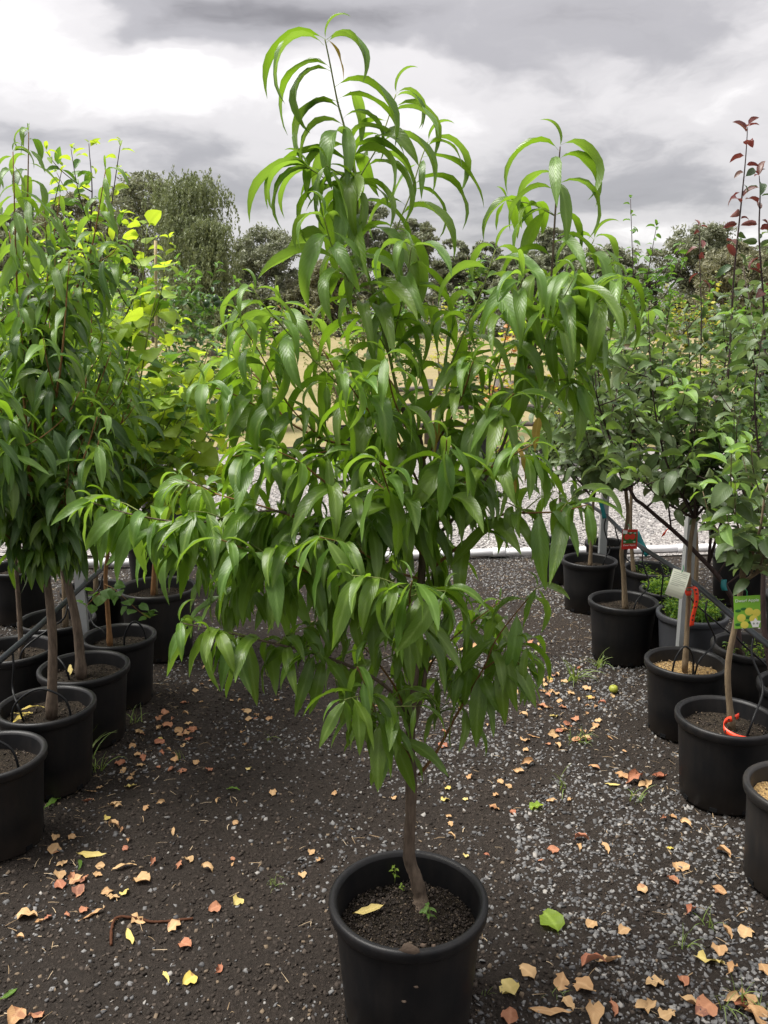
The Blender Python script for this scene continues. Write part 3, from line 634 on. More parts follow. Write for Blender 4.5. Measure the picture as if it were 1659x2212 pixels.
# name, points base->tip, depth at base, at tip, r0, r1, leaf start, style, spacing, young from
ST = [
 ('branch', [(867, 877), (854, 827), (841, 768), (818, 677), (797, 598), (776, 540), (771, 418), (758, 344), (744, 275), (731, 228), (723, 190), (713, 138), (702, 85)], 0, -0.02, .0065, .0018, .12, sick, .027, .72),
 ('branch', [(771, 418), (776, 386), (816, 317), (834, 270), (855, 204)], 0, .06, .003, .0015, .25, sick, .040, .5),
 ('branch', [(818, 677), (826, 620), (837, 556), (866, 471), (887, 418), (908, 349), (924, 307)], 0, .12, .0035, .0015, .15, sick, .036, .55),
 ('branch', [(758, 440), (735, 415), (700, 385), (665, 362)], 0, -.12, .0025, .0014, .2, sick, .022, .5),
 ('branch', [(841, 768), (800, 690), (760, 620), (720, 540), (700, 470)], 0, -.16, .003, .0014, .2, sick, .026, .6),
 ('branch', [(841, 768), (862, 680), (880, 600), (888, 535)], 0, -.10, .003, .0014, .3, sick, .030, .6),
 ('branch', [(907, 955), (925, 890), (976, 782), (1010, 697), (1039, 634), (1070, 540)], 0, -.05, .005, .0016, .25, sick, .030, .68),
 ('branch', [(915, 1187), (994, 1103), (1074, 990), (1143, 790), (1178, 660), (1191, 593), (1199, 466), (1205, 381), (1210, 317)], .02, .05, .008, .0018, .38, sick, .026, .75),
 ('branch', [(1178, 660), (1225, 610), (1257, 571), (1283, 518)], .03, .10, .003, .0014, .2, sick, .026, .5),
 ('branch', [(1150, 790), (1200, 720), (1257, 683), (1327, 624), (1353, 603)], .03, -.05, .0035, .0014, .25, sick, .028, .55),
 ('branch', [(1143, 790), (1170, 830), (1215, 820), (1260, 830)], .03, -.02, .003, .0014, .1, mixd, .022, .7),
 ('branch', [(1074, 990), (1060, 880), (1085, 760), (1110, 660), (1130, 600)], .0, -.16, .003, .0014, .25, sick, .027, .65),
 ('branch', [(936, 1225), (1010, 1165), (1082, 1113), (1150, 1108), (1211, 1105), (1270, 1090)], -.02, -.20, .005, .0015, .28, mixd, .026, .7),
 ('branch', [(888, 1588), (915, 1480), (930, 1350), (936, 1225), (935, 1130), (950, 1040)], 0, .04, .008, .004, .4, low, .030, 1.1),
 ('branch', [(914, 1187), (880, 1160), (804, 1097), (711, 1047), (650, 1000), (600, 975)], 0, -.22, .0055, .0015, .22, mixd, .026, .8),
 ('branch', [(903, 1290), (800, 1190), (700, 1140), (596, 1104), (484, 1122), (400, 1129), (284, 1111), (200, 1086)], 0, -.08, .0065, .0016, .22, low, .0125, .72),
 ('branch', [(700, 1140), (600, 1165), (500, 1190), (400, 1190), (320, 1170)], -.03, .06, .003, .0014, .15, low, .017, .8),
 ('branch', [(760, 1180), (660, 1230), (560, 1270), (470, 1290)], .02, .12, .003, .0014, .2, low, .019, .9),
 ('branch', [(640, 1118), (564, 1093), (480, 1071), (437, 1053), (385, 1028)], -.04, .08, .003, .0014, .1, mixd, .024, .6),
 ('branch', [(905, 1080), (860, 1010), (800, 920), (743, 845), (701, 800), (658, 758), (591, 684), (550, 630)], 0, -.05, .005, .0015, .22, sick, .026, .72),
 ('branch', [(910, 1060), (783, 976), (693, 947), (619, 907), (582, 854), (545, 806), (470, 770)], 0, .12, .005, .0015, .25, sick, .027, .72),
 ('branch', [(750, 965), (650, 985), (560, 985), (505, 985)], 0, -.12, .003, .0014, .15, mixd, .022, .7),
 ('branch', [(897, 1400), (820, 1310), (733, 1266), (604, 1210), (549, 1193), (478, 1166)], 0, -.16, .0055, .0015, .2, low, .0155, .75),
 ('branch', [(888, 1560), (830, 1480), (720, 1425), (596, 1391), (509, 1371), (389, 1345)], 0, -.15, .0065, .0016, .3, low, .018, .78),
 ('branch', [(890, 1640), (858, 1600), (815, 1540), (772, 1440)], 0, -.22, .004, .0018, .2, low, .022, .85),
 ('branch', [(889, 1665), (858, 1627), (830, 1560), (800, 1530)], 0, -.08, .004, .0016, .25, low, .022, 1.1),
 ('branch', [(894, 1450), (890, 1370), (885, 1290), (890, 1255)], -.01, -.34, .005, .0016, .3, low, .022, .75),
 ('branch', [(905, 1674), (944, 1623), (983, 1550), (1043, 1446), (1077, 1373), (1159, 1270)], 0, -.06, .0055, .0015, .22, low, .026, .8),
 ('branch', [(1043, 1446), (1090, 1420), (1130, 1440)], -.03, -.10, .003, .0014, .1, low, .020, .8),
 ('branch', [(885, 1560), (905, 1500), (940, 1420), (1000, 1360), (1080, 1300)], 0, .12, .005, .0015, .3, low, .026, .85),
 ('branch', [(884, 1570), (862, 1500), (815, 1430), (760, 1370)], 0, .10, .005, .0018, .25, low, .023, 1.1),
 ('branch', [(912, 1200), (870, 1130), (840, 1060), (820, 1000)], 0, -.30, .004, .0015, .3, mixd, .022, .8),
 ('branch', [(912, 1150), (940, 1080), (960, 1010), (965, 950)], 0, -.28, .004, .0015, .3, mixd, .024, .8),
 ('branch', [(905, 1250), (840, 1230), (760, 1180), (690, 1160)], 0, -.28, .004, .0015, .2, low, .021, .85),
 ('branch', [(900, 1330), (850, 1270), (760, 1210), (660, 1180)], 0, .20, .005, .0015, .2, low, .024, 1.1),
 ('branch', [(914, 1170), (850, 1080), (790, 1020), (720, 960)], 0, .25, .005, .0015, .2, mixd, .024, .9),
 ('branch', [(914, 1170), (980, 1080), (1050, 1000), (1120, 930)], 0, .20, .005, .0015, .45, mixd, .034, .9),
 ('branch', [(743, 845), (700, 760), (640, 700), (600, 660)], -.03, .10, .003, .0014, .2, sick, .026, .6),
 ('branch', [(693, 947), (620, 870), (560, 760), (520, 700)], .0, -.10, .003, .0014, .2, sick, .028, .7),
 ('branch', [(619, 907), (560, 880), (500, 850), (440, 830)], .06, -.02, .003, .0014, .15, sick, .026, .7),
 ('branch', [(1143, 790), (1180, 740), (1200, 680), (1240, 600)], .03, -.14, .003, .0014, .2, sick, .026, .7),
 ('branch', [(1178, 660), (1230, 660), (1290, 640), (1330, 600)], .03, .10, .003, .0014, .2, sick, .028, .6),
 ('branch', [(907, 1000), (880, 930), (850, 860), (832, 770)], 0, -.22, .004, .0015, .25, mixd, .024, .8),
 ('branch', [(910, 1000), (960, 930), (1000, 850), (1022, 780)], 0, -.15, .004, .0015, .25, mixd, .026, .8),
 ('branch', [(912, 1060), (860, 960), (790, 880), (740, 810)], 0, -.25, .004, .0015, .3, mixd, .025, .8),
 ('branch', [(912, 1060), (990, 960), (1060, 900), (1110, 850)], 0, -.2, .004, .0015, .35, mixd, .028, .8),
 ('branch', [(907, 960), (880, 880), (830, 800), (800, 720)], 0, .16, .004, .0015, .2, mixd, .024, .8),
 ('branch', [(914, 1120), (980, 1060), (1060, 1010), (1150, 960)], 0, -.24, .004, .0015, .3, mixd, .025, .8),
]
CUT = {0: .76, 1: .55, 2: .55, 8 - 1: .74}
for si, (nm, pts, d0, d1, r0, r1, t0, sty, spc, yg) in enumerate(ST):
    tipy = pts[-1][1]; mat = 'green_twig' if tipy < 640 and r0 < .007 else 'peach_bark' if r0 > 0.006 else 'peach_twig'
    c = T.stem(nm, D(pts, d0, d1), r0 * (.62 if tipy < 760 else .85), r1 * .8, mat, 7, 6)
    T.foliate(c, t0 + (.1 if tipy > 1200 else 0), CUT.get(si, 1.0), spc * (0.72 if tipy < 1200 else .8), SP_PEACH, PL if tipy < 700 else (0.105, 0.19), sty, 'peach_leaf', yg, 'peach_young', tip=si not in CUT, wid=(.68, .92) if tipy < 760 else (.8, 1.08))
    # short leafy spurs low on the stem
    L = sum((c[i + 1] - c[i]).length for i in range(len(c) - 1))
    for _ in range(int(L / 0.13) if tipy > 900 else int(L / 0.45)):
        i = int(rng.uniform(0.25 if tipy < 1200 else .45, 0.8) * len(c)); p = c[i]; a = rng.uniform(0, 6.28); l_ = rng.uniform(0.05, 0.13)
        q = [p, p + Vector((math.cos(a), math.sin(a), 0.5)) * l_ * .5, p + Vector((math.cos(a), math.sin(a), 0.35)) * l_]
        cc = T.stem('twig', q, .0018, .001, 'green_twig', 5, 2)
        T.foliate(cc, 0.2, 1.0, 0.018, SP_PEACH, (0.10, 0.16), low, 'peach_leaf')
# the leaves of the four leading shoots, read off one by one: x, y, heading (0 right, 180 left, -90 to the viewer), length, habit
TOPS = [(702, 85, 180, .20, 'sickle'), (699, 98, 200, .19, 'sickle'), (705, 86, -10, .17, 'sickle'), (706, 92, -50, .15, 'arch'), (716, 150, 172, .22, 'sickle'), (717, 156, 215, .20, 'sickle'), (724, 188, 2, .21, 'sickle'),
 (733, 222, 165, .20, 'sickle'), (728, 215, 12, .17, 'arch'), (740, 258, 5, .17, 'sickle'), (737, 240, 190, .18, 'sickle'), (748, 290, -20, .17, 'arch'), (745, 275, 185, .20, 'sickle'), (752, 320, 168, .20, 'sickle'), (744, 270, -80, .15, 'hang'), (755, 330, 20, .17, 'sickle'),
 (756, 205, 55, .15, 'sickle'), (760, 360, -100, .17, 'hang'), (764, 390, 190, .19, 'sickle'), (766, 400, -5, .18, 'sickle'),
 (857, 202, 0, .12, 'sickle'), (853, 212, -12, .13, 'sickle'), (850, 236, 3, .18, 'sickle'), (846, 242, -30, .17, 'arch'), (822, 312, -4, .20, 'sickle'), (838, 262, 185, .13, 'arch'), (806, 335, 10, .19, 'sickle'), (826, 296, 170, .14, 'sickle'), (790, 365, 190, .15, 'hang'),
 (924, 309, 0, .17, 'sickle'), (921, 318, -22, .14, 'arch'), (912, 340, 3, .21, 'arch'), (915, 345, -95, .12, 'hang'), (890, 412, 0, .17, 'sickle'), (893, 405, 12, .21, 'sickle'), (905, 352, 180, .12, 'hang'), (868, 466, 6, .17, 'sickle'), (876, 445, 175, .14, 'sickle'),
 (1206, 325, 180, .20, 'sickle'), (1212, 313, 0, .19, 'sickle'), (1208, 345, 5, .20, 'sickle'), (1200, 337, -120, .15, 'hang'), (1203, 402, -5, .20, 'sickle'), (1199, 412, 170, .15, 'sickle'), (1195, 462, 186, .21, 'sickle'), (1197, 470, 12, .17, 'sickle'), (1195, 520, 2, .19, 'sickle'), (1192, 560, 172, .17, 'sickle'), (1202, 390, -80, .17, 'hang'), (1194, 530, -60, .16, 'arch'), (1200, 380, 130, .14, 'sickle')]
for (x, y, hd, L, st) in TOPS:
    T.leaf(SP_PEACH, st, 'peach_young' if rng.random() < .5 else 'peach_leaf', P(x, y, TY + (.05 if x > 1100 else .06 if 800 < x < 860 else .1 if x > 860 else -.02)), R(hd + rng.uniform(-22, 22)), L * rng.uniform(.9, 1.1), R(rng.uniform(-16, 12)), R(rng.uniform(-16, 16)), -2, rng.uniform(.62, .82))
for (x, y, hd) in ((703, 86, 0), (1210, 318, 180), (856, 204, 0), (925, 306, 10)): T.leaf(SP_PEACH, 'up', 'peach_young', P(x, y, TY + (.05 if x > 1100 else .06 if 800 < x < 860 else .1 if x > 860 else -.02)), R(hd), .085, 0, 0, -2, .5)
for (x, y, d) in [(1075, 985, -.2), (1110, 960, -.2), (945, 905, -.12), (706, 84, -.02), (1165, 900, -.05)]:
    T.leaf(SP_PEACH, 'hang', 'peach_yellow', P(x, y, TY + d), rng.uniform(0, 6.28), 0.09, 0, 0, -1)
T.finish(300)

# ---------------------------------------------------------------- other trees in the rows
def lateral(T_, c, t, length, up, mat, r0=0.003, az=None):
    i = max(1, min(len(c) - 2, int(t * (len(c) - 1)))); p = c[i]; a = rng.uniform(0, 6.28) if az is None else az
    h = Vector((math.cos(a), math.sin(a), 0))
    q = [p, p + h * length * 0.35 + Vector((0, 0, up * length * 0.22)), p + h * length * 0.7 + Vector((0, 0, up * length * 0.6)), p + h * length * 0.88 + Vector((0, 0, up * length))]
    return T_.stem('branch', q, r0, 0.0012, mat, 6, 3)
def row_tree(name, label, key, trunk, leaders, sp, lens, mats, ymat, bark_m, twig, tr_r=(0.014, 0.008), spacing=0.028, nl=5, ll=(0.15, 0.35), sty=None, young=0.75, single=300, group=None, t0=0.2, cut=None, ymatp=None, extra=None):
    x, y, dia, h, sz = POTS[key]
    Yt = y
    b = P(trunk[0][0], trunk[0][1], Yt); b.z = sz - 0.015; 
    # keep the stem inside its pot
    dxy = Vector((b.x - x, b.y - y)); 
    if dxy.length > dia * 0.3: b.x, b.y = x + dxy.x / dxy.length * dia * .3, y + dxy.y / dxy.length * dia * .3
    T_ = Plant(name, label, 'tree', b, group)
    pts = [b] + [P(q[0], q[1], Yt + (q[2] if len(q) > 2 else 0)) for q in trunk[1:]]
    c0 = T_.stem('trunk', pts, tr_r[0], tr_r[1], bark_m, 10, 5, 0.04, [(0.06, 0.04, 0.3)])
    sty = sty or (lambda t: rng.choices(['arch', 'hang', 'up'], [0.5, 0.35, 0.15])[0])
    for ld in leaders:
        q0 = ld[0] if isinstance(ld[0], (int, float)) and len(ld[0:1]) and not isinstance(ld[0], tuple) else None
        pl = ld if q0 is None else ld[1:]
        start = c0[-1] if q0 is None else c0[int(q0 * (len(c0) - 1))]
        pp = [start] + [P(q[0], q[1], Yt + q[2]) for q in pl]
        if len(pp) == 2:
            mid = pp[0].lerp(pp[1], 0.5) + Vector((rng.uniform(-.04, .04), rng.uniform(-.04, .04), 0.02)); pp.insert(1, mid)
        c = T_.stem('branch', pp, tr_r[1] * 0.75, 0.0016, twig, 7, 5)
        T_.foliate(c, t0, 1.0, spacing, sp, lens, sty, mats, young, ymat, skip=cut)
        for _ in range(nl):
            cl = lateral(T_, c, rng.uniform(0.08, 0.75), rng.uniform(*ll), rng.uniform(0.3, 1.3), twig)
            T_.foliate(cl, 0.15, 1.0, spacing, sp, lens, sty, mats, max(young, .8), ymat, skip=cut)
    if extra: extra(T_, c0)
    T_.finish(single); return T_
psty = lambda t: rng.choices(['sickle', 'arch', 'hang', 'slack'], [0.18, 0.30, 0.34, 0.18])[0]
DM = ['dark_peach', 'dark_peach', 'peach_leaf']
row_tree('peach_tree', 'dense dark green peach tree on a straight brown trunk', 'L1', [(108, 1525), (114, 1400), (106, 1290), (96, 1235)],
         [[(70, 1050, -.05), (41, 715, -.05), (28, 328, -.05)], [(80, 1000, .05), (60, 600, .08), (62, 285, .1)], [(60, 1000, -.2), (0, 828, -.22), (-60, 600, -.2)], [(90, 1050, .0), (130, 800, -.1), (150, 560, -.05)],
          [(40, 1100, -.15), (-20, 1000, -.3), (-60, 900, -.4)], [(120, 1120, -.1), (170, 1020, -.2), (210, 900, -.2)], [(60, 1120, -.1), (30, 1000, -.25), (40, 880, -.3)]],
         SP_DARK, (0.13, 0.185), DM, 'peach_young', 'peach_bark', 'peach_twig', (0.019, 0.012), 0.024, 8, (0.14, 0.30), psty, 0.72)
row_tree('peach_tree', 'dark green peach tree on a leaning brown trunk', 'L2', [(175, 1450), (166, 1350), (142, 1245), (125, 1200)],
         [[(60, 850, -.25), (122, 715, -.25), (169, 616, -.2), (198, 537, -.2), (228, 368, -.2)], [(150, 1000, .0), (190, 800, .05), (200, 640, .1)], [(170, 1080, -.1), (230, 980, -.15), (290, 850, -.15)],
          [(140, 1060, -.2), (180, 930, -.3), (240, 760, -.3)], [(100, 1100, -.1), (120, 950, -.2), (150, 820, -.25)], [(140, 1110, .1), (230, 1000, .1), (300, 950, .1)]],
         SP_DARK, (0.13, 0.185), DM, 'peach_young', 'peach_bark', 'peach_twig', (0.021, 0.013), 0.025, 8, (0.14, 0.30), psty, 0.74)
row_tree('peach_tree', 'dark green peach tree on a thin forked stem behind the others', 'M1', [(45, 1400), (40, 1300), (30, 1180)],
         [[(0, 900, 0), (-40, 600, .0), (-20, 380, 0)], [(60, 900, .1), (100, 620, .1), (130, 420, .1)], [(20, 1000, -.1), (60, 800, -.1), (20, 500, -.1)]],
         SP_DARK, (0.13, 0.18), DM, 'peach_young', 'peach_bark', 'peach_twig', (0.012, 0.009), 0.03, 8, (0.14, 0.32), psty, 0.8, 150)
osty = lambda t: rng.choices(['arch', 'hang', 'up'], [0.45, 0.25, 0.3])[0]
row_tree('plum_tree', 'plum tree with small pale pointed leaves at its tips', 'M2', [(140, 1335), (138, 1200), (150, 1000)],
         [[(170, 700, 0), (198, 450, 0), (192, 310, 0)], [(200, 700, .1), (235, 480, .1), (261, 305, .1)], [(120, 700, .1), (110, 500, .1), (135, 360, .1)], [(220, 800, 0), (290, 640, 0), (310, 560, 0)]],
         SP_APPLE, (0.06, 0.095), 'mid_leaf', 'lime_leaf', 'apple_bark', 'dark_twig', (0.014, 0.009), 0.034, 7, (0.12, 0.3), osty, 0.6, 150)
hsty = lambda t: rng.choices(['arch', 'hang', 'up'], [0.5, 0.35, 0.15])[0]
def droop(T_, c0):
    for q in ([(226, 1262, -.02), (250, 1275, -.1), (300, 1320, -.2), (325, 1335, -.22)], [(226, 1275, -.02), (205, 1290, -.08), (185, 1310, -.1)]):
        c = T_.stem('branch', [P(a, b_, POTS['L3'][1] + d) for a, b_, d in q], .002, .001, 'orange_bark', 5, 3)
        T_.foliate(c, 0.1, 1, .028, SP_HEART, (0.06, 0.085), hsty, 'mid_leaf')
row_tree('mulberry_tree', 'bright lime green tree with heart shaped leaves on a slim orange trunk', 'L3', [(238, 1398), (232, 1310), (228, 1245), (235, 1180)],
         [[(264, 831, .1), (300, 680, .1), (317, 494, .1)], [(290, 900, 0), (324, 696, 0), (347, 610, 0)], [(320, 1000, 0), (400, 850, -.02), (463, 729, -.05)], [(260, 1000, .1), (270, 800, .15), (290, 640, .2)],
          [(300, 1050, -.1), (340, 900, -.1), (370, 800, -.1)], [(330, 1080, 0), (420, 980, 0), (470, 900, 0)], [(250, 1080, -.1), (260, 980, -.1), (300, 900, -.1)]],
         SP_HEART, (0.10, 0.15), ['lime_leaf', 'mid_leaf', 'lime_leaf'], 'lime_leaf', 'orange_bark', 'green_twig', (0.012, 0.008), 0.042, 5, (0.14, 0.34), hsty, 0.7, 300, extra=droop)
row_tree('mulberry_tree', 'bushy yellow green heart leaved tree in the big grey pot', 'L4', [(330, 1290), (335, 1200), (345, 1120)],
         [[(380, 950, 0), (430, 820, 0), (450, 760, 0)], [(420, 1000, .1), (500, 880, .1), (530, 800, .1)], [(340, 950, 0), (350, 800, 0), (370, 720, 0)], [(420, 1060, -.1), (520, 980, -.1), (560, 930, -.1)], [(300, 1000, 0), (280, 880, 0), (300, 780, 0)], [(380, 1080, -.1), (440, 1000, -.2), (480, 950, -.2)]],
         SP_HEART, (0.10, 0.145), ['lime_leaf', 'mid_leaf'], 'lime_leaf', 'orange_bark', 'green_twig', (0.013, 0.009), 0.044, 5, (0.18, 0.36), hsty, 0.7, 200)
row_tree('young_tree', 'mid green leafy tree next to the big grey pot', 'M3', [(205, 1275), (210, 1150), (220, 1050)],
         [[(230, 850, 0), (260, 700, 0), (280, 560, 0)], [(180, 850, 0), (160, 650, 0), (170, 500, 0)], [(300, 950, .1), (340, 800, .1), (390, 690, .1)], [(150, 950, 0), (100, 800, 0), (80, 650, 0)], [(280, 1050, .1), (340, 960, .1), (380, 900, .1)]],
         SP_APPLE, (0.075, 0.11), ['mid_leaf', 'lime_leaf', 'peach_leaf'], 'lime_leaf', 'apple_bark', 'green_twig', (0.013, 0.009), 0.034, 8, (0.15, 0.35), osty, 0.7, 100)
T_ = row_tree('lime_tree', 'dark glossy lime tree bearing small round green fruit', 'B0', [(380, 1150), (385, 1000), (390, 900)],
         [[(360, 760, 0), (340, 680, 0), (400, 600, 0)], [(420, 760, 0), (440, 690, 0), (475, 650, 0)], [(380, 760, 0), (385, 660, 0), (382, 560, 0)], [(450, 800, 0), (500, 740, 0), (530, 720, 0)], [(330, 850, 0), (290, 800, 0), (270, 740, 0)], [(460, 900, 0), (540, 860, 0), (560, 820, 0)]],
         SP_APPLE, (0.085, 0.12), 'citrus_leaf', 'mid_leaf', 'apple_bark', 'green_twig', (0.02, 0.012), 0.04, 10, (0.2, 0.5), osty, 0.85, 100)
for (x, y) in [(366, 684), (376, 688), (446, 656), (466, 645), (470, 655), (345, 640)]:
    m = MB(); m.lathe([(0.002, -0.032), (0.014, -0.029), (0.025, -0.018), (0.030, 0.0), (0.026, 0.016), (0.016, 0.027), (0.006, 0.031), (0.004, 0.040)], 14)
    m.build('fruit', M['lime_fruit'], T_.root, P(x, y, 7.2) - T_.loc)

AM = ['apple_leaf']
asty = lambda t: rng.choices(['arch', 'hang', 'up'], [0.42, 0.33, 0.25])[0]
row_tree('apple_tree', 'small apple tree carrying the green picture tag', 'R1', [(1585, 1550), (1572, 1450), (1590, 1340), (1602, 1260)],
         [[(1640, 1150, -.1), (1655, 1060, -.1), (1690, 980, -.1)], [(1600, 1180, -.05), (1590, 1120, -.05), (1560, 1050, -.05)], [(1680, 1200, 0), (1720, 1100, 0), (1740, 950, 0)], [(1630, 1240, -.05), (1650, 1200, -.1), (1640, 1190, -.15)]],
         SP_APPLE, (0.09, 0.13), AM, 'apple_young', 'apple_bark', 'apple_bark', (0.012, 0.009), 0.032, 4, (0.1, 0.22), asty, 0.8, 200)
row_tree('apple_tree', 'apple tree with a red ribbon and white tag on its straight trunk', 'R2', [(1480, 1440), (1487, 1300), (1490, 1190), (1500, 1120)],
         [[(1505, 1010, -.05), (1500, 940, -.05), (1505, 900, -.05)], [(1440, 1000, 0), (1410, 850, 0), (1400, 670, 0)], [(1540, 1000, .05), (1570, 850, .05), (1580, 680, .05)], [(1470, 1040, .1), (1460, 900, .1), (1450, 800, .1)], [(1560, 1050, 0), (1610, 980, 0), (1650, 900, 0)], [(1430, 1080, 0), (1390, 1040, 0), (1350, 1020, 0)]],
         SP_APPLE, (0.09, 0.135), AM, 'apple_young', 'apple_bark', 'dark_twig', (0.011, 0.008), 0.030, 6, (0.12, 0.28), asty, 0.72, 300)
row_tree('apple_tree', 'grey green apple tree on the knobbly trunk with a red picture tag', 'R3', [(1352, 1305), (1347, 1240), (1343, 1190), (1356, 1120), (1352, 1060)],
         [[(1310, 930, 0), (1290, 780, 0), (1275, 600, 0)], [(1370, 900, 0), (1390, 800, 0), (1400, 720, 0)], [(1290, 1000, -.1), (1250, 920, -.1), (1230, 850, -.1)], [(1420, 1000, 0), (1450, 900, 0), (1480, 850, 0)], [(1330, 900, .1), (1340, 780, .1), (1350, 700, .1)], [(1300, 1040, 0), (1260, 1010, 0), (1230, 960, 0)]],
         SP_APPLE, (0.095, 0.145), AM, 'apple_leaf', 'apple_bark', 'dark_twig', (0.014, 0.009), 0.031, 6, (0.14, 0.3), asty, 0.85, 300)
row_tree('apple_tree', 'slim apple tree by the white pipe with a teal tape', 'R4', [(1275, 1215), (1278, 1150), (1282, 1080)],
         [[(1270, 960, 0), (1250, 860, 0), (1240, 760, 0)], [(1310, 960, 0), (1330, 860, 0), (1330, 740, 0)], [(1230, 1010, 0), (1200, 960, 0), (1180, 900, 0)], [(1300, 1020, 0), (1350, 960, 0), (1370, 900, 0)]],
         SP_APPLE, (0.095, 0.14), AM, 'apple_leaf', 'apple_bark', 'dark_twig', (0.013, 0.008), 0.036, 7, (0.15, 0.34), asty, 0.85, 150)
row_tree('apple_tree', 'young apple tree in the smaller pot next to the white pipe', 'R5', [(1208, 1165), (1210, 1090), (1206, 1030)],
         [[(1190, 950, 0), (1180, 880, 0)], [(1230, 950, 0), (1240, 880, 0)], [(1170, 990, 0), (1140, 960, 0)]],
         SP_APPLE, (0.09, 0.135), AM, 'apple_leaf', 'apple_bark', 'dark_twig', (0.010, 0.006), 0.036, 6, (0.15, 0.3), asty, 0.9, 100)
row_tree('pear_tree', 'tall thin pear tree with a leggy pale green top behind the red tag', 'S2', [(1366, 1235), (1362, 1130), (1370, 950)],
         [[(1375, 750, 0), (1368, 600, 0), (1362, 430, 0)], [(1390, 680, 0), (1400, 590, 0), (1418, 490, 0)], [(1350, 760, 0), (1340, 650, 0), (1325, 560, 0)], [(1420, 800, 0), (1440, 700, 0), (1450, 640, 0)], [(1330, 900, 0), (1290, 840, 0), (1270, 760, 0)]],
         SP_APPLE, (0.05, 0.085), 'mid_leaf', 'mid_leaf', 'apple_bark', 'dark_twig', (0.013, 0.008), 0.032, 8, (0.12, 0.3), osty, 0.85, 150)
row_tree('apple_tree', 'dense apple tree in the black pot close to the white pipe', 'S1', [(1305, 1180), (1302, 1100), (1300, 1020)],
         [[(1290, 860, 0), (1280, 760, 0), (1270, 690, 0)], [(1330, 880, 0), (1350, 780, 0), (1370, 680, 0)], [(1400, 960, 0), (1440, 880, 0), (1450, 800, 0)], [(1250, 960, 0), (1220, 880, 0), (1210, 800, 0)]],
         SP_APPLE, (0.095, 0.14), AM, 'apple_leaf', 'apple_bark', 'dark_twig', (0.012, 0.008), 0.038, 9, (0.2, 0.4), asty, 0.9, 80)
def redtop(T_, c0):
    Yt = POTS['S4'][1]
    for q in ([(1500, 1000, 0), (1510, 860, 0), (1515, 700, 0), (1512, 580, 0), (1510, 490, 0)],):
        c = T_.stem('branch', [c0[-1]] + [P(*a[:2], Yt + a[2]) for a in q], .006, .0016, 'dark_twig', 7, 5)
        T_.foliate(c, .3, .82, .045, SP_APPLE, (.05, .085), osty, 'pear_leaf', tip=False); T_.foliate(c, .82, 1, .035, SP_APPLE, (.05, .075), osty, 'red_leaf', None, 'red_leaf')
row_tree('pear_tree', 'pear tree with one red tipped leader growing out of the grey weedy pot', 'S4', [(1500, 1330), (1505, 1200), (1500, 1100)],
         [[(1450, 950, 0), (1430, 820, 0), (1440, 700, 0)], [(1540, 900, 0), (1570, 760, 0), (1560, 640, 0)], [(1480, 900, .1), (1490, 780, .1), (1480, 680, .1)]],
         SP_APPLE, (0.06, 0.095), ['pear_leaf', 'apple_leaf'], 'apple_leaf', 'apple_bark', 'dark_twig', (0.012, 0.008), 0.032, 8, (0.15, 0.32), asty, 0.9, 150, extra=redtop)
def redtop2(T_, c0):
    Yt = POTS['S5'][1]
    for q in ([(1560, 900, 0), (1575, 780, 0), (1585, 600, 0), (1600, 450, 0), (1610, 350, 0), (1615, 275, 0)], [(1640, 850, .05), (1650, 680, .05), (1640, 520, .05), (1642, 420, .05), (1640, 380, .05)]):
        c = T_.stem('branch', [c0[len(c0) // 3]] + [P(*a[:2], Yt + a[2]) for a in q], .007, .0016, 'dark_twig', 7, 5)
        T_.foliate(c, .25, .72, .04, SP_APPLE, (.055, .10), asty, 'pear_leaf', tip=False); T_.foliate(c, .72, 1, .026, SP_APPLE, (.05, .09), osty, ['red_leaf', 'red_leaf', 'pear_leaf'], None, 'red_leaf')
row_tree('pear_tree', 'dark stemmed pear tree with red young leaves and a slanting limb', 'S5', [(1600, 1400), (1580, 1290), (1490, 1180), (1396, 1096), (1364, 1064), (1315, 940)],
         [[(1290, 860, -.05), (1285, 780, -.05)], [0.3, (1600, 1150, 0), (1640, 950, 0), (1640, 800, 0)], [0.6, (1480, 1020, 0), (1520, 900, 0), (1540, 820, 0)], [0.5, (1440, 1060, 0), (1430, 960, 0), (1440, 860, 0)], [0.25, (1640, 1200, 0), (1680, 1100, 0), (1690, 1000, 0)]],
         SP_APPLE, (0.065, 0.105), ['pear_leaf', 'apple_leaf'], 'apple_leaf', 'dark_twig', 'dark_twig', (0.013, 0.006), 0.034, 7, (0.14, 0.3), asty, 0.9, 200, extra=redtop2)
row_tree('pear_tree', 'dark glossy pear tree behind the green picture tag', 'S6', [(1670, 1470), (1650, 1350), (1650, 1200)],
         [[(1640, 1000, 0), (1630, 850, 0), (1650, 700, 0)], [(1690, 1000, 0), (1700, 800, 0), (1690, 620, 0)], [(1610, 1080, 0), (1590, 980, 0), (1600, 880, 0)]],
         SP_APPLE, (0.065, 0.10), ['pear_leaf', 'apple_leaf'], 'apple_leaf', 'dark_twig', 'dark_twig', (0.013, 0.008), 0.034, 7, (0.14, 0.3), asty, 0.9, 100)

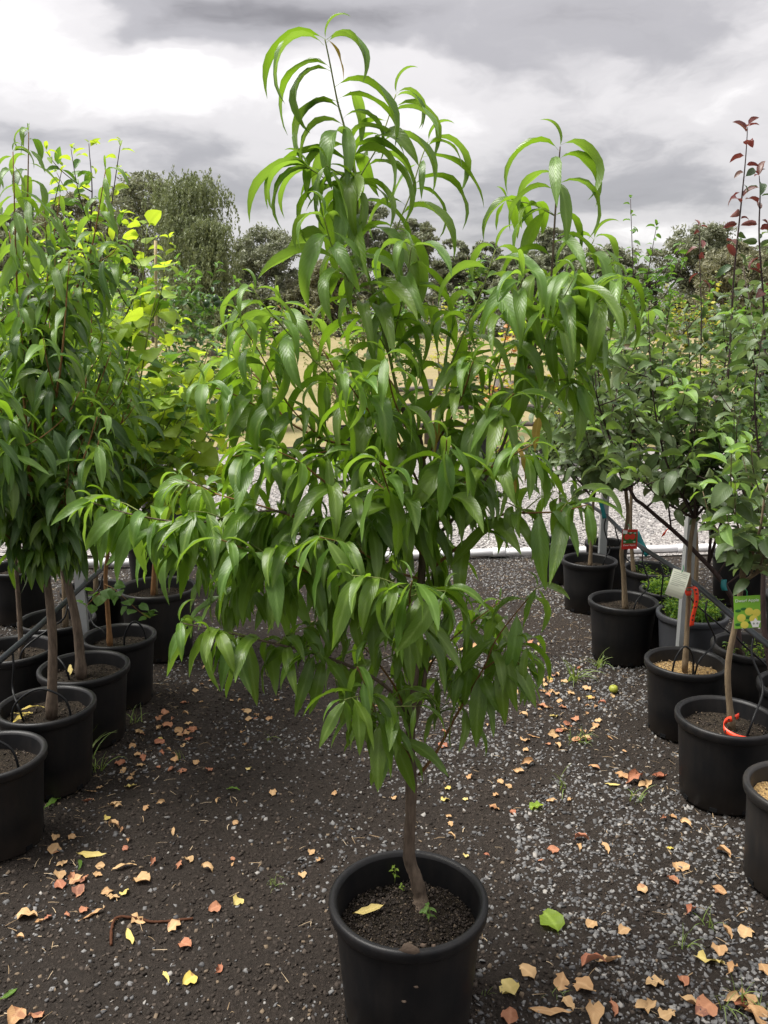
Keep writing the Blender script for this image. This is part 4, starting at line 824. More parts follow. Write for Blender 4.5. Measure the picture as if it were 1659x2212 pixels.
def px_of(kx, dx_=0, z=1.0):
    x, y = POTS[kx][:2]; v = Vector((x, y, z - CAM_H)); f = v.y * math.cos(PITCH) - v.z * math.sin(PITCH); u = v.y * math.sin(PITCH) + v.z * math.cos(PITCH)
    return 829.5 + FP * v.x / f + dx_, 1106 - FP * u / f
for kx, lb, nm, sp_, ln, mt, ym, hs in (('T1', 'apple tree in the third row behind the grey weedy pot', 'apple_tree', SP_APPLE, (.09, .13), AM, 'apple_leaf', 2.15), ('T2', 'apple tree in the third row behind the sparse weeds', 'apple_tree', SP_APPLE, (.09, .13), ['apple_leaf', 'mid_leaf'], 'apple_leaf', 2.3),
        ('T3', 'pear tree outermost behind the pear row', 'pear_tree', SP_APPLE, (.08, .12), ['pear_leaf', 'apple_leaf'], 'apple_leaf', 2.35), ('U1', 'lime green heart leaved tree in the third row', 'mulberry_tree', SP_HEART, (.1, .14), ['mid_leaf', 'lime_leaf'], 'lime_leaf', 2.0),
        ('U2', 'bushy lime green heart leaved tree between the big grey pot and the pipe', 'mulberry_tree', SP_HEART, (.1, .15), ['lime_leaf', 'lime_leaf', 'mid_leaf'], 'lime_leaf', 1.55), ('U3', 'dark peach tree outermost behind the forked thin stem', 'peach_tree', SP_DARK, (.13, .18), DM, 'peach_young', 2.0)):
    q = lambda dx_, z, dy_=0: (*px_of(kx, dx_, z), dy_)
    row_tree(nm, lb, kx, [q(0, .3)[:2], q(4, .6)[:2], q(-3, .8)[:2]], [[q(rng.uniform(-60, 60), hs * .7, rng.uniform(-.2, .2)), q(a_, hs * h_, rng.uniform(-.2, .2))] for a_, h_ in ((-95, .75), (-50, .92), (0, 1.0), (45, .95), (100, .78), (-110, .58), (110, .58))],
             sp_, ln, mt, ym, 'apple_bark', 'dark_twig', (.013, .009), .036, 8, (.15, .34), psty if sp_ is SP_DARK else asty, .8, 80)

# far side of the drive
def bush(key, name, label, cx, top, bot, wd, Y, sp, lens, mats, n, twig='dark_twig'):
    b = Vector((POTS[key][0], POTS[key][1], POTS[key][4] - .01)) if key else P(cx, bot, Y)
    if not key: b.z = terrain(b.x, b.y) - 0.02
    T_ = Plant(name, label, 'tree' if 'tree' in name or 'sapling' in name else 'bush', b)
    tp = P(cx, top, Y); tp = Vector((tp.x, b.y, tp.z))
    c0 = T_.stem('trunk', [b, b.lerp(tp, .5) + Vector((.03, 0, 0)), tp], .022, .003, 'apple_bark', 7, 5)
    hw = wd / FP * Y / 2
    for k_ in range(n):
        t = rng.uniform(0.12, 0.97); l_ = hw * (1.05 - 0.75 * abs(t - .4)) * rng.uniform(.6, 1.1)
        c = lateral(T_, c0, t, l_, rng.uniform(.2, 1.0), twig, .004)
        T_.foliate(c, .1, 1, max(lens) * .38, sp, lens, osty, mats)
    T_.finish(60)
bush('B1', 'olive_bush', 'loose olive yellow bush at the far side of the drive', 650, 660, 1000, 150, 13.1, SP_APPLE, (.06, .11), ['olive_leaf'], 70)
bush('B4', 'ginkgo_sapling', 'slender yellow fan leaved sapling before the dark leafy tree', 935, 650, 1000, 60, 12.6, SP_FAN, (.07, .11), ['gold_leaf', 'gold_leaf', 'lime_leaf'], 34)
bush('B2', 'maple_tree', 'orange leaved tree beside the rail fence', 1125, 690, 1000, 110, 11.6, SP_HEART, (.08, .13), ['orange_leaf', 'gold_leaf', 'lime_leaf'], 34)
bush('B3', 'gold_bush', 'golden yellow bush behind the apple row', 1230, 720, 1000, 130, 11.4, SP_HEART, (.08, .13), ['gold_leaf', 'mid_leaf', 'lime_leaf'], 40)
bush(None, 'leafy_tree', 'upright dark green leafy tree standing in the paddock edge', 1010, 555, 930, 120, 15.2, SP_HEART, (.10, .16), ['peach_leaf', 'mid_leaf', 'citrus_leaf'], 75)
bush(None, 'leafy_tree', 'small olive green tree in the middle of the paddock', 770, 650, 870, 110, 24, SP_HEART, (.14, .22), ['olive_leaf', 'mid_leaf'], 60)
bush(None, 'leafy_tree', 'small dark green tree in the paddock behind the yellow sapling', 875, 630, 870, 100, 25, SP_HEART, (.14, .22), ['mid_leaf', 'citrus_leaf'], 60)
bush(None, 'leafy_tree', 'rounded mid green tree in the paddock behind the apple row', 1330, 600, 930, 200, 16.5, SP_HEART, (.10, .16), ['mid_leaf', 'peach_leaf'], 80)
bush(None, 'leafy_tree', 'bright green tree in the paddock behind the lime tree', 540, 720, 950, 200, 16.0, SP_HEART, (.10, .15), ['lime_leaf', 'mid_leaf'], 80)
bush(None, 'leafy_tree', 'golden green tree in the paddock behind the pear trees', 1500, 640, 940, 220, 17.5, SP_HEART, (.10, .15), ['mid_leaf', 'olive_leaf', 'gold_leaf'], 80)
bush(None, 'leafy_tree', 'deep green tree in the paddock behind the peach row', 200, 560, 950, 300, 15.5, SP_HEART, (.10, .15), ['mid_leaf', 'peach_leaf'], 90)

# ---------------------------------------------------------------- tall trees behind the paddock
def far_tree(label, cx, top, wd, Y, mats, kind='gum', seed=0, bot=None, flat=0.55, name='gum_tree', bias=0.0):
    r = random.Random(seed); tp = P(cx, top, Y); b = Vector((tp.x + r.uniform(-.5, .5), Y, terrain(tp.x, Y) - 0.2))
    T_ = Plant(name, label, 'tree', b); H_ = tp.z - b.z; hw = wd / FP * Y / 2
    lean = r.uniform(-.06, .06) * H_
    c0 = T_.stem('trunk', [b, b + Vector((lean * .3, 0, H_ * .25)), b + Vector((lean, 0, H_ * .55)), b + Vector((lean * .5 , 0, H_ * .90))], H_ * .018, H_ * .004, 'gum_bark', 9, 5, .04)
    clumps = []
    nb = 34 if kind == 'gum' else 24
    for k_ in range(nb):
        t = r.uniform(.22, .92) if kind == 'gum' else r.uniform(.3, .95); i = int(t * (len(c0) - 1)); p = c0[i]; a = k_ * 2.4 + r.uniform(-.4, .4)
        prof = math.sin(math.pi * min(1, max(0.05, (t - .12) / .88)) ** 1.1) ** .5 if kind == 'gum' else 1.05 - .75 * t ** 2
        l_ = hw * prof * r.uniform(.65, 1.05); up = l_ * r.uniform(.45, 1.1)
        e_ = p + Vector((math.cos(a) * l_, math.sin(a) * l_, up)); e_.z = min(e_.z, tp.z - .1 - hw * .55 * (l_ / hw) ** 2 * r.uniform(.6, 1.2))
        m1 = p.lerp(e_, .5) + Vector((0, 0, -.08 * l_))
        T_.stem('branch', [p, m1, e_], H_ * .005 * (1.3 - t), H_ * .001, 'gum_bark', 5, 3)
        for q in range(r.randint(6, 9) if kind == 'gum' else 3):
            f = r.uniform(.2, 1.05); c_ = m1.lerp(e_, f) + Vector((r.uniform(-1, 1), r.uniform(-1, 1), r.uniform(-.6, .6))) * hw * .26
            c_.z = min(c_.z, tp.z - .05 * hw); clumps.append((c_, hw * r.uniform(.09, .24)))
    for _ in range(26):
        u_ = r.uniform(-.62, .62); clumps.append((Vector((c0[-1].x + u_ * hw, Y + r.uniform(-.4, .4) * hw, tp.z - (.06 + .8 * u_ * u_ + r.uniform(0, .3)) * hw)), hw * r.uniform(.08, .2)))
    ng = np.random.default_rng(seed + 1); V = []; 
    for (c_, rad) in clumps:
        if kind == 'gum':
            n = 85; d = ng.normal(size=(n, 3)); d /= np.linalg.norm(d, axis=1)[:, None]; d *= (ng.random((n, 1)) ** .6) * rad * 1.15; d[:, 2] *= flat + .2
            # leaf sprays hold towards the top of each clump
            d[:, 2] = np.where(ng.random(n) < .45, np.abs(d[:, 2]) - .2 * rad, d[:, 2])
            ce = d + np.array(c_); s_ = ng.uniform(.05, .14, (n, 1)) * (Y / 60) ** .5
            u = ng.normal(size=(n, 3)); u /= np.linalg.norm(u, axis=1)[:, None]; w_ = np.cross(u, ng.normal(size=(n, 3))); w_ /= np.linalg.norm(w_, axis=1)[:, None]
            V.append(np.stack([ce - u * s_ * 1.5, ce + w_ * s_ * .55, ce + u * s_ * 1.5, ce - w_ * s_ * .55], 1))
        else:
            for _s in range(11):
                L = rad * ng.uniform(2.5, 7.5); n = int(L / .055); x0 = np.array(c_) + ng.normal(size=3) * rad * np.array([1.3, 1.3, .6])
                L = min(L, max(.4, x0[2] - b.z - 1.2)); t = np.sort(ng.random(n))[:, None]
                av = ng.uniform(0, 6.28); arc = (1 - (1 - t) ** 3) * rad * ng.uniform(.5, 1.6)
                ce = x0 + np.concatenate([arc * math.cos(av), arc * math.sin(av), .35 * rad * t * (1 - t) * 4 - L * t ** 1.6], 1) + ng.normal(size=(n, 3)) * .04
                s_ = ng.uniform(.035, .075, (n, 1)); u = np.array([0, 0, -1.]) + ng.normal(size=(n, 3)) * .5; u /= np.linalg.norm(u, axis=1)[:, None]
                w_ = np.cross(u, ng.normal(size=(n, 3))); w_ /= np.linalg.norm(w_, axis=1)[:, None]
                V.append(np.stack([ce - u * s_ * 1.6, ce + w_ * s_ * .6, ce + u * s_ * 1.6, ce - w_ * s_ * .6], 1))
    V = np.concatenate(V); n = len(V)
    uv = np.tile(np.array([(.5, 0), (.9, .5), (.5, 1), (.1, .5)]), (n, 1))
    o = bpy.data.objects.new('crown', mesh_np('crown', V.reshape(-1, 3) - np.array(b), np.arange(n * 4).reshape(n, 4), uv, [M[mats]])); link(o, T_.root); o['kind'] = 'stuff'
FT = [('weeping tree with long hanging strands of foliage on the paddock rise', 400, 372, 190, 46, 'weep_leaf', 'weep', 'weeping_tree'),
 ('shorter weeping tree with trailing strands next to the taller one', 455, 470, 110, 44, 'weep_leaf', 'weep', 'weeping_tree'),
 ('broad dark gum tree behind the weeping tree', 310, 372, 190, 62, 'gum_leaf', 'gum', 'gum_tree'),
 ('brownish gum tree behind the peach row', 170, 415, 170, 66, 'gum_leaf_brown', 'gum', 'gum_tree'),
 ('gum tree with a thin crown beside the brownish gum', 40, 440, 200, 70, 'gum_leaf', 'gum', 'gum_tree'),
 ('round crowned gum tree standing alone next to the weeping trees', 578, 487, 165, 80, 'gum_leaf', 'gum', 'gum_tree'),
 ('low dark gum filling in beside the round crowned gum', 655, 600, 120, 78, 'gum_leaf_brown', 'gum', 'gum_tree'),
 ('gum tree with a wispy top rising behind the peach leader', 800, 436, 120, 82, 'gum_leaf', 'gum', 'gum_tree'),
 ('brown tinged gum tree low between taller gums', 730, 560, 130, 74, 'gum_leaf_brown', 'gum', 'gum_tree'),
 ('domed gum tree above the yellow sapling', 905, 472, 130, 78, 'gum_leaf', 'gum', 'gum_tree'),
 ('flat topped small gum tree next to the domed gum', 985, 515, 90, 88, 'gum_leaf', 'gum', 'gum_tree'),
 ('narrow gum tree with a tufted top', 1055, 520, 90, 86, 'gum_leaf', 'gum', 'gum_tree'),
 ('gum tree with a ragged crown behind the upright shoots', 1120, 545, 110, 80, 'gum_leaf', 'gum', 'gum_tree'),
 ('gum tree peeping over the peach branch with a rounded top', 1190, 488, 120, 84, 'gum_leaf', 'gum', 'gum_tree'),
 ('dark gum tree behind the leggy pear top', 1300, 530, 140, 76, 'gum_leaf', 'gum', 'gum_tree'),
 ('dark squat gum tree before a gap of sky', 1385, 575, 100, 74, 'gum_leaf', 'gum', 'gum_tree'),
 ('airy gum tree with bare limbs beyond the red tipped leader', 1500, 482, 180, 72, 'gum_leaf', 'gum', 'gum_tree'),
 ('gum tree with an olive brown crown behind the dark pear stems', 1610, 520, 170, 66, 'gum_leaf_brown', 'gum', 'gum_tree'),
 ('gum tree at the end of the line behind the pear trees', 1720, 500, 160, 70, 'gum_leaf', 'gum', 'gum_tree')]
for i, (lb, cx, top, wd, Y, mt, kd, nm) in enumerate(FT): far_tree(lb, cx, top, wd, Y, mt, kd, 40 + i, name=nm)
# the low scrub under the tall trees reads as one mass
ng = np.random.default_rng(77); V = []
for k_ in range(330):
    x = ng.uniform(-52, 52); y = ng.uniform(66, 96); z0 = terrain(x, y); h = ng.uniform(1.0, 5.2) if k_ % 3 else ng.uniform(.6, 2.); n = 150; d = ng.normal(size=(n, 3)); d /= np.linalg.norm(d, axis=1)[:, None]
    ce = d * np.array([h * .7, h * .6, h * .55]) * ng.random((n, 1)) ** .4 + np.array([x, y, z0 + h * .45]); s_ = ng.uniform(.08, .2, (n, 1))
    u = ng.normal(size=(n, 3)); u /= np.linalg.norm(u, axis=1)[:, None]; w_ = np.cross(u, ng.normal(size=(n, 3))); w_ /= np.linalg.norm(w_, axis=1)[:, None]
    V.append(np.stack([ce - u * s_ * 1.4, ce + w_ * s_ * .6, ce + u * s_ * 1.4, ce - w_ * s_ * .6], 1))
V = np.concatenate(V); n = len(V)
o = link(bpy.data.objects.new('scrub', mesh_np('scrub', V.reshape(-1, 3), np.arange(n * 4).reshape(n, 4), np.tile(np.array([(.5, 0), (.9, .5), (.5, 1), (.1, .5)]), (n, 1)), [M['gum_leaf']])))
tag(o, 'low dark scrub under the tall trees beyond the paddock', None, None, 'stuff')

# ---------------------------------------------------------------- rail fence
fr = tag(empty('rail_fence', (1.2, 13.75, 0)), 'weathered grey timber rail fence at the edge of the paddock', 'fence')
for x in (-0.35, 0.72, 1.84, 2.06, 3.2, 4.4):
    m = MB(); h = 1.0 + rng.uniform(-.06, .1); hw = rng.uniform(.06, .08); m.tube([(x - 1.2, 0, -.05), (x - 1.2 + rng.uniform(-.01, .01), 0, h * .5), (x - 1.2 + rng.uniform(-.02, .02), 0, h)], [hw, hw * .95, hw * .9], 9, True, .1); m.build('post', M['timber'], fr)
for zr in (.32, .62, .92):
    for a, b in ((-.35, .72), (.72, 1.95), (1.95, 3.2), (3.2, 4.4)):
        m = MB(); m.tube([(a - 1.26, -.07, zr + rng.uniform(-.03, .03)), ((a + b) / 2 - 1.2, -.075, zr + rng.uniform(-.04, .02)), (b - 1.14, -.07, zr + rng.uniform(-.03, .03))], .042, 8, True, .12); m.build('rail', M['timber'], fr)

# ---------------------------------------------------------------- white pipe, irrigation and posts
pr = tag(empty('white_pipe', (0, 6.30, 0)), 'long white plastic pipe lying across the ground beyond the tree', 'pipe')
def pipe_at(x): return Vector((x, 0.105 * x, 0.042 + 0.004 * math.sin(x * 2)))
xsP = [-4.2, -2.1, -0.55, 0.9, 2.4, 4.6]
for a, b in zip(xsP[:-1], xsP[1:]):
    m = MB(); m.tube([pipe_at(a + (b - a) * i / 8) for i in range(9)], .030, 16); m.build('pipe_length', M['pvc'], pr)
for a in xsP[1:-1]:
    m = MB(); m.tube([pipe_at(a - .05), pipe_at(a - .049), pipe_at(a + .049), pipe_at(a + .05)], [.030, .036, .036, .030], 16); m.build('coupling', M['pvc'], pr)
def star_post(x, y, h, label):
    p = tag(empty('steel_post', (x, y, 0)), label, 'post'); m = MB()
    m.box((0, 0, h / 2), (.045, .004, h)); m.build('flange', M['galv'], p, smooth=False)
    m = MB(); m.box((-.0205, .0215, h / 2), (.004, .039, h)); m.build('web', M['galv'], p, smooth=False)
    m = MB(); m.box((.0205, .0125, h / 2), (.004, .021, h)); m.build('lip', M['galv'], p, smooth=False)
star_post(1.43, 3.80, .98, 'galvanised steel post behind the trunk with the red ribbon')
star_post(1.43, 5.32, .98, 'galvanised steel post in the apple row near the white pipe')
star_post(-1.455, 3.86, .98, 'galvanised steel post behind the leaning peach trunk')
star_post(-1.455, 5.40, .98, 'galvanised steel post behind the heart leaved trees')
def tube_obj(name, label, cat, pts, r, mat, group=None, n=8, seg=6):
    c = spline(pts, seg); m = MB(); b = c[0]; m.tube([p - b for p in c], r, n, True, .35 if mat == 'catkin' else 0.0); o = m.build(name, M[mat]); o.location = b
    return tag(o, label, cat, group)
tube_obj('irrigation_pipe', 'black irrigation pipe carried along the apple and pear row', 'pipe', [(1.405, 1.9, .60), (1.40, 3.0, .59), (1.405, 3.8, .60), (1.40, 4.6, .57), (1.405, 5.32, .585), (1.40, 6.1, .5), (1.40, 6.5, .05)], .0125, 'polypipe', n=10)
tube_obj('irrigation_pipe', 'black irrigation pipe carried along the dark peach row', 'pipe', [(-1.46, 1.9, .50), (-1.43, 3.0, .51), (-1.425, 3.86, .54), (-1.43, 4.6, .55), (-1.425, 5.4, .56), (-1.43, 6.0, .45), (-1.43, 6.4, .05)], .0125, 'polypipe', n=10)
DRIP = dict(R1='with the red ribbon at its base', R2='with yellow mulch', R3='under the red picture tag', R4='near the pipe in the apple row', S2='with sparse weeds', S4='with feathery weeds, the grey one', S5='behind the white tag tree', S6='behind the green picture tag', L0='with no trunk in view', L1='with orange leaves on its soil', L2='with a yellow leaf on its soil', L3='of the slim orange brown trunk', M1='behind the leaning trunk', M2='behind the galvanised post')
for kx, what in DRIP.items():
    x, y, d, h, sz = POTS[kx]; side = 1.40 if x > 0 else -1.43; zp = .58 if x > 0 else .52; s_ = 1 if side > x else -1
    y1 = y + rng.uniform(.06, .16); e_ = Vector((x + s_ * rng.uniform(.03, .08), y - rng.uniform(-.02, .06), sz - .015))
    tube_obj('dripper_tube', 'thin black dripper tube looping into the pot ' + what, 'tube', [(side, y1, zp - .008), (side - s_ * .012, y1 - .03, zp - .07), (x + s_ * d * .40, y + .05, h + rng.uniform(.03, .09)), (e_.x + s_ * .02, e_.y, h + .01), e_], .0042, 'poly')
for kx, dxx, what in (('L1', .0, 'hooped over the pot with orange leaves on its soil'), ('L3', .09, 'hooped in the pot of the slim orange brown trunk'), ('R2', -.03, 'hooped over the trunk foot in the yellow mulch'), ('L0', .0, 'hooped over the pot rim beside the straight peach trunk')):
    x, y, d, h, sz = POTS[kx]; wd = .11 if kx in ('L1', 'L0') else .05
    tube_obj('tube_hoop', 'thin black tube ' + what, 'tube', [(x + dxx - wd, y - .06, sz - .01), (x + dxx - wd * .8, y - .06, sz + .08), (x + dxx, y - .05, sz + .135), (x + dxx + wd * .8, y - .04, sz + .09), (x + dxx + wd, y - .04, sz - .01)], .0045, 'poly')
tube_obj('bamboo_stake', 'pale bamboo stake standing among the heart shaped leaves', 'stake', [P(338, 1290, 4.36), P(338, 900, 4.37), P(336, 520, 4.38)], .008, 'bamboo')
tube_obj('blue_stake', 'blue stake standing among the far plants behind the tree', 'stake', [G(790, 1010), P(790, 950, G(790, 1010).y), P(790, 860, G(790, 1010).y)], .02, 'blue_stake')

# ---------------------------------------------------------------- tags and ribbons
def text_mesh(parent, s_, size, loc, rot, mat, name='lettering'):
    cu = bpy.data.curves.new('lettering', 'FONT'); cu.body = s_; cu.size = size; cu.align_x = 'CENTER'; cu.align_y = 'CENTER'; cu.extrude = 0.0002
    t = bpy.data.objects.new('lettering_src', cu); COL.objects.link(t); dg = bpy.context.evaluated_depsgraph_get(); me = bpy.data.meshes.new_from_object(t.evaluated_get(dg))
    bpy.data.objects.remove(t); me.materials.clear(); me.materials.append(M[mat])
    o = link(bpy.data.objects.new(name, me), parent); o.location = loc; o.rotation_euler = rot; return o
def disc(parent, name, x, z, r, mat, y=-.0012, sq=1.0):
    m = MB(); n = 18; vs = [(0, -.0008, 0)] + [(r * math.cos(2 * math.pi * k_ / n), 0, r * sq * math.sin(2 * math.pi * k_ / n)) for k_ in range(n)]
    m.add(vs, [(0, 1 + k_, 1 + (k_ + 1) % n) for k_ in range(n)]); return m.build(name, M[mat], parent, (x, y, z))
def card(w_, h, rot, loc, name, label, mat, curl=0.0):
    r = tag(empty(name, loc), label, 'plant tag'); r.rotation_euler = rot; m = MB(); n = 8; vs = []; fs = []
    for i in range(n + 1):
        z = -h / 2 + h * i / n; yy = curl * ((0.5 - i / n) ** 2) * 4 * h
        for s_ in (-1, 1):
            for t in (-.0006, .0006): vs.append((s_ * w_ / 2, yy + t, z))
    for i in range(n):
        a = 4 * i; fs += [(a, a + 2, a + 6, a + 4), (a + 1, a + 5, a + 7, a + 3), (a, a + 4, a + 5, a + 1), (a + 2, a + 3, a + 7, a + 6)]
    fs += [(0, 1, 3, 2), (4 * n, 4 * n + 2, 4 * n + 3, 4 * n + 1)]
    m.add(vs, fs); m.build('card', M[mat], r, smooth=False)
    m = MB(); m.tube([(0, 0, h / 2 - .006), (.004, .01, h / 2 + .012), (0, .03, h / 2 + .022)], .0016, 6); m.build('tie', M['green_tie'], r); return r
r = card(.082, .104, (0, R(-1), R(4)), P(1360, 1165, POTS['R3'][1] - .06), 'plant_tag', 'red picture tag with two red apples hung on a knobbly trunk', 'tag_red')
m = MB(); m.box((0, 0, 0), (.068, .0006, .060)); m.build('picture', M['print_leaf'], r, (0, -.0010, .008), False)
for (x, z) in ((-.014, .014), (.014, .014)): disc(r, 'apple_print', x, z, .0155, 'print_apple_red', -.0022)
for (x, z) in ((-.026, -.012), (.024, -.014), (.004, .034), (.026, .032)): disc(r, 'leaf_print', x, z, .007, 'print_sky', -.0016, .5)
m = MB(); m.box((0, 0, 0), (.024, .0006, .018)); o = m.build('corner_mark', M['print_white'], r, (-.026, -.0026, .040), False); o.rotation_euler.y = R(8)
text_mesh(r, 'Dwarf Apple', .0125, (0, -.0014, -.031), (R(90), 0, 0), 'print_white'); 
r = card(.088, .118, (0, R(-6), R(-8)), P(1614, 1322, POTS['R1'][1] - .07), 'plant_tag', 'green picture tag with yellow apples hung on the small apple tree', 'tag_green')
text_mesh(r, 'Dwarf Apple', .0152, (0, -.0014, .042), (R(90), 0, 0), 'print_white')
for (x, z, q) in ((-.020, -.020, .0145), (.006, .002, .014), (.030, -.004, .014), (.020, -.026, .014), (-.010, -.046, .0135)): disc(r, 'apple_print', x, z, q, 'print_apple_yellow', -.0016)
for (x, z) in ((-.030, .006), (-.032, -.044), (.002, -.020), (-.012, .012), (.010, -.038)): disc(r, 'leaf_print', x, z, .010, 'print_leaf', -.0011, .55)
m = MB(); m.add([(0, 0, .016), (.006, 0, .006), (.018, 0, .004), (.012, 0, -.008), (.010, 0, -.018), (-.010, 0, -.018), (-.013, 0, -.008), (-.017, 0, .004), (-.006, 0, .006)], [(8, 7, 6, 5, 4, 3, 2, 1, 0)]); m.build('emblem', M['print_white'], r, (.026, -.0030, -.038), False)
for x in (.020, .032): disc(r, 'emblem_mark', x, -.042, .0035, 'print_grey', -.0038)
r = card(.070, .115, (R(-10), R(14), R(-18)), P(1464, 1262, POTS['R2'][1] - .05), 'plant_tag', 'white printed tag turned over and curling on the straight apple trunk', 'tag_white', .16)
for i in range(8):
    z = .046 - i * .0075; yy = .16 * (z / .115) ** 2 * 4 * .115; m = MB(); m.box((0, 0, 0), (.056 if i % 4 != 3 else .034, .0005, .0018)); m.build('text_line', M['print_grey'], r, (0 if i % 4 != 3 else -.011, yy - .0012, z), False)
def ribbon(pts, wd, label, mat, axis_, marks=0):
    c = spline(pts, 5); b = c[0]; A = Vector(axis_).normalized() * wd / 2; vs = []; fs = []
    for p in c: vs += [p - b - A, p - b + A]
    for i in range(len(c) - 1): fs.append((2 * i, 2 * i + 1, 2 * i + 3, 2 * i + 2))
    rt = tag(empty('ribbon', b), label, 'ribbon'); m = MB(); m.add(vs, fs); o = m.build('strip', M[mat], rt); s_ = o.modifiers.new('t', 'SOLIDIFY'); s_.thickness = .0012; s_.offset = 0
    for k_ in range(marks):
        i = int((k_ + 1) / (marks + 1) * (len(c) - 1)); p = c[i] - b; t = (c[i + 1] - c[i - 1]).normalized(); nn = t.cross(A).normalized()
        if nn.y > 0: nn = -nn
        m = MB(); q = p + nn * .0016
        m.add([q - A * .55 - t * .004, q + A * .1 - t * .005, q + A * .5 + t * .002, q - A * .3 + t * .004], [(0, 1, 2, 3)]); m.build('print_mark', M['ink'], rt)
Y2 = POTS['R2'][1]; Y1 = POTS['R1'][1]; Y3 = POTS['R3'][1]
ribbon([P(1480, 1272, Y2 - .02), P(1492, 1268, Y2 - .035), P(1503, 1274, Y2 - .04), P(1504, 1300, Y2 - .045), P(1497, 1330, Y2 - .05), P(1494, 1352, Y2 - .05)], .022, 'red plastic ribbon hanging from the straight apple trunk with the white tag', 'ribbon_red', (.9, .3, .15), 9)
ribbon([P(1480, 1275, Y2 - .018), P(1484, 1282, Y2 - .03), P(1494, 1280, Y2 - .03)], .020, 'red ribbon knot wrapped round the straight apple trunk', 'ribbon_red', (.1, .2, .95), 0)
b1 = Vector((POTS['R1'][0] + .02, POTS['R1'][1] + .02, POTS['R1'][4] + .035))
ribbon([b1 + Vector((.03, -.005, .01)), b1 + Vector((.0, -.03, .012)), b1 + Vector((-.035, -.045, .008)), b1 + Vector((-.05, -.075, -.010)), b1 + Vector((-.02, -.11, -.022)), b1 + Vector((.02, -.125, -.026))], .020, 'red plastic ribbon curling on the soil round a trunk foot', 'ribbon_red', (.1, .25, .9), 5)
ribbon([P(1444, 1141, 4.3), P(1436, 1150, 4.28), P(1432, 1158, 4.28)], .024, 'short red tape end caught in the apple twigs', 'ribbon_red', (.8, .2, .5), 0)
ribbon([P(1220, 1118, 5.65), P(1219, 1135, 5.64), P(1217, 1150, 5.64)], .016, 'narrow red tape strip hanging by the smaller pot', 'ribbon_red', (1, .1, 0), 0)
ribbon([P(1374, 1150, 4.85), P(1385, 1175, 4.85), P(1400, 1200, 4.84)], .040, 'teal tape tail hanging by the red picture tag', 'ribbon_teal', (.9, .1, .35), 0)
ribbon([P(1296, 1080, 5.05), P(1302, 1100, 5.05), P(1306, 1120, 5.05)], .026, 'short teal tape on the slim apple tree by the pipe', 'ribbon_teal', (.9, .1, .2), 0)
ribbon([P(484, 1010, 4.6), P(482, 1040, 4.58), P(488, 1060, 4.58)], .030, 'teal tape loop among the heart leaved branches', 'ribbon_teal', (.9, .2, 0), 0)
ribbon([P(1564, 1252, 3.55), P(1563, 1266, 3.54), P(1566, 1276, 3.54)], .026, 'small teal tag on the slanting pear limb', 'ribbon_teal', (1, .1, 0), 0)

# ---------------------------------------------------------------- fallen leaves, grass tufts, weeds, small litter
def dry_leaf(shape, seed, curl, fold):
    r_ = random.Random(seed); v, f, u = leaf_data(shape, curl, -curl * .8, 1.0, 6, fold, r_.uniform(-60, 60), .35, seed)
    v = v - v.mean(0); v[:, 2] -= np.quantile(v[:, 2], .18)
    v[:, 1] *= 1.15; v += np.random.default_rng(int(seed * 999)).normal(0, .018, v.shape); return v, f, u
DRY = {k_: [dry_leaf(sh, .11 + .13 * i, cu * (1 if i % 2 else -.6), fo) for i in range(5)] for k_, (sh, cu, fo) in dict(round=('wide', 22, .25), curl=('ovate', 60, .8), long=('lance', 26, .35)).items()}
DC = {}
def drop_leaf(x, y, size, kind, mat, label, group, z=None):
    i = rng.randrange(5); k_ = (kind, i, mat)
    if k_ not in DC: v, f, u = DRY[kind][i]; DC[k_] = mesh_np('fallen_leaf', v, f, u, [M[mat]])
    o = link(bpy.data.objects.new('fallen_leaf', DC[k_])); o.location = (x, y, (terrain(x, y) + .006 if z is None else z)); o.scale = (size * 1.15,) * 3
    o.rotation_euler = (rng.uniform(-.25, .25), rng.uniform(-.25, .25), rng.uniform(0, 6.28))
    if z is None:
        where = 'beside the peach row pots' if x < -.7 else 'beside the apple row pots' if x > .72 else 'by the pot in the path' if (x - .06) ** 2 + (y - 1.84) ** 2 < .35 else 'on the open path beyond the tree' if y > 2.7 else 'on the open soil'
        label = label.replace(' on the dark ground', '').replace(' lying', '').replace(' on the gravel', '') + ' ' + where; group = group.replace('on the ground', where)
    return tag(o, label, 'leaf', group)
LB = {('round', 'dry_tan'): ('dry tan leaf lying flat on the dark ground', 'dry tan leaves on the ground'), ('curl', 'dry_tan'): ('dry tan leaf curled up on the dark ground', 'curled tan leaves on the ground'),
      ('round', 'dry_rust'): ('rusty brown dry leaf lying on the dark ground', 'rusty leaves on the ground'), ('curl', 'dry_rust'): ('curled rusty brown leaf on the dark ground', 'curled rusty leaves on the ground'),
      ('long', 'dry_yellow'): ('long narrow yellow leaf fallen on the dark ground', 'long yellow leaves on the ground'), ('round', 'dry_yellow'): ('pale yellow leaf lying on the dark ground', 'pale yellow leaves on the ground'),
      ('long', 'peach_young'): ('fresh green narrow leaf fallen on the dark ground', 'green leaves on the ground'), ('round', 'lime_leaf'): ('fresh bright green broad leaf fallen on the gravel', 'broad green leaves on the ground'),
      ('long', 'dry_tan'): ('long narrow dry tan leaf on the dark ground', 'long tan leaves on the ground')}
def dl(px, py, size, kind, mat):
    g = G(px, py); drop_leaf(g.x, g.y, size, kind, mat, *LB[(kind, mat)])
Lz = lambda x, y: (.43 * x, 1591 + .43 * y)
Rz = lambda x, y: (987.5 + .405 * x, 1591 + .405 * y)
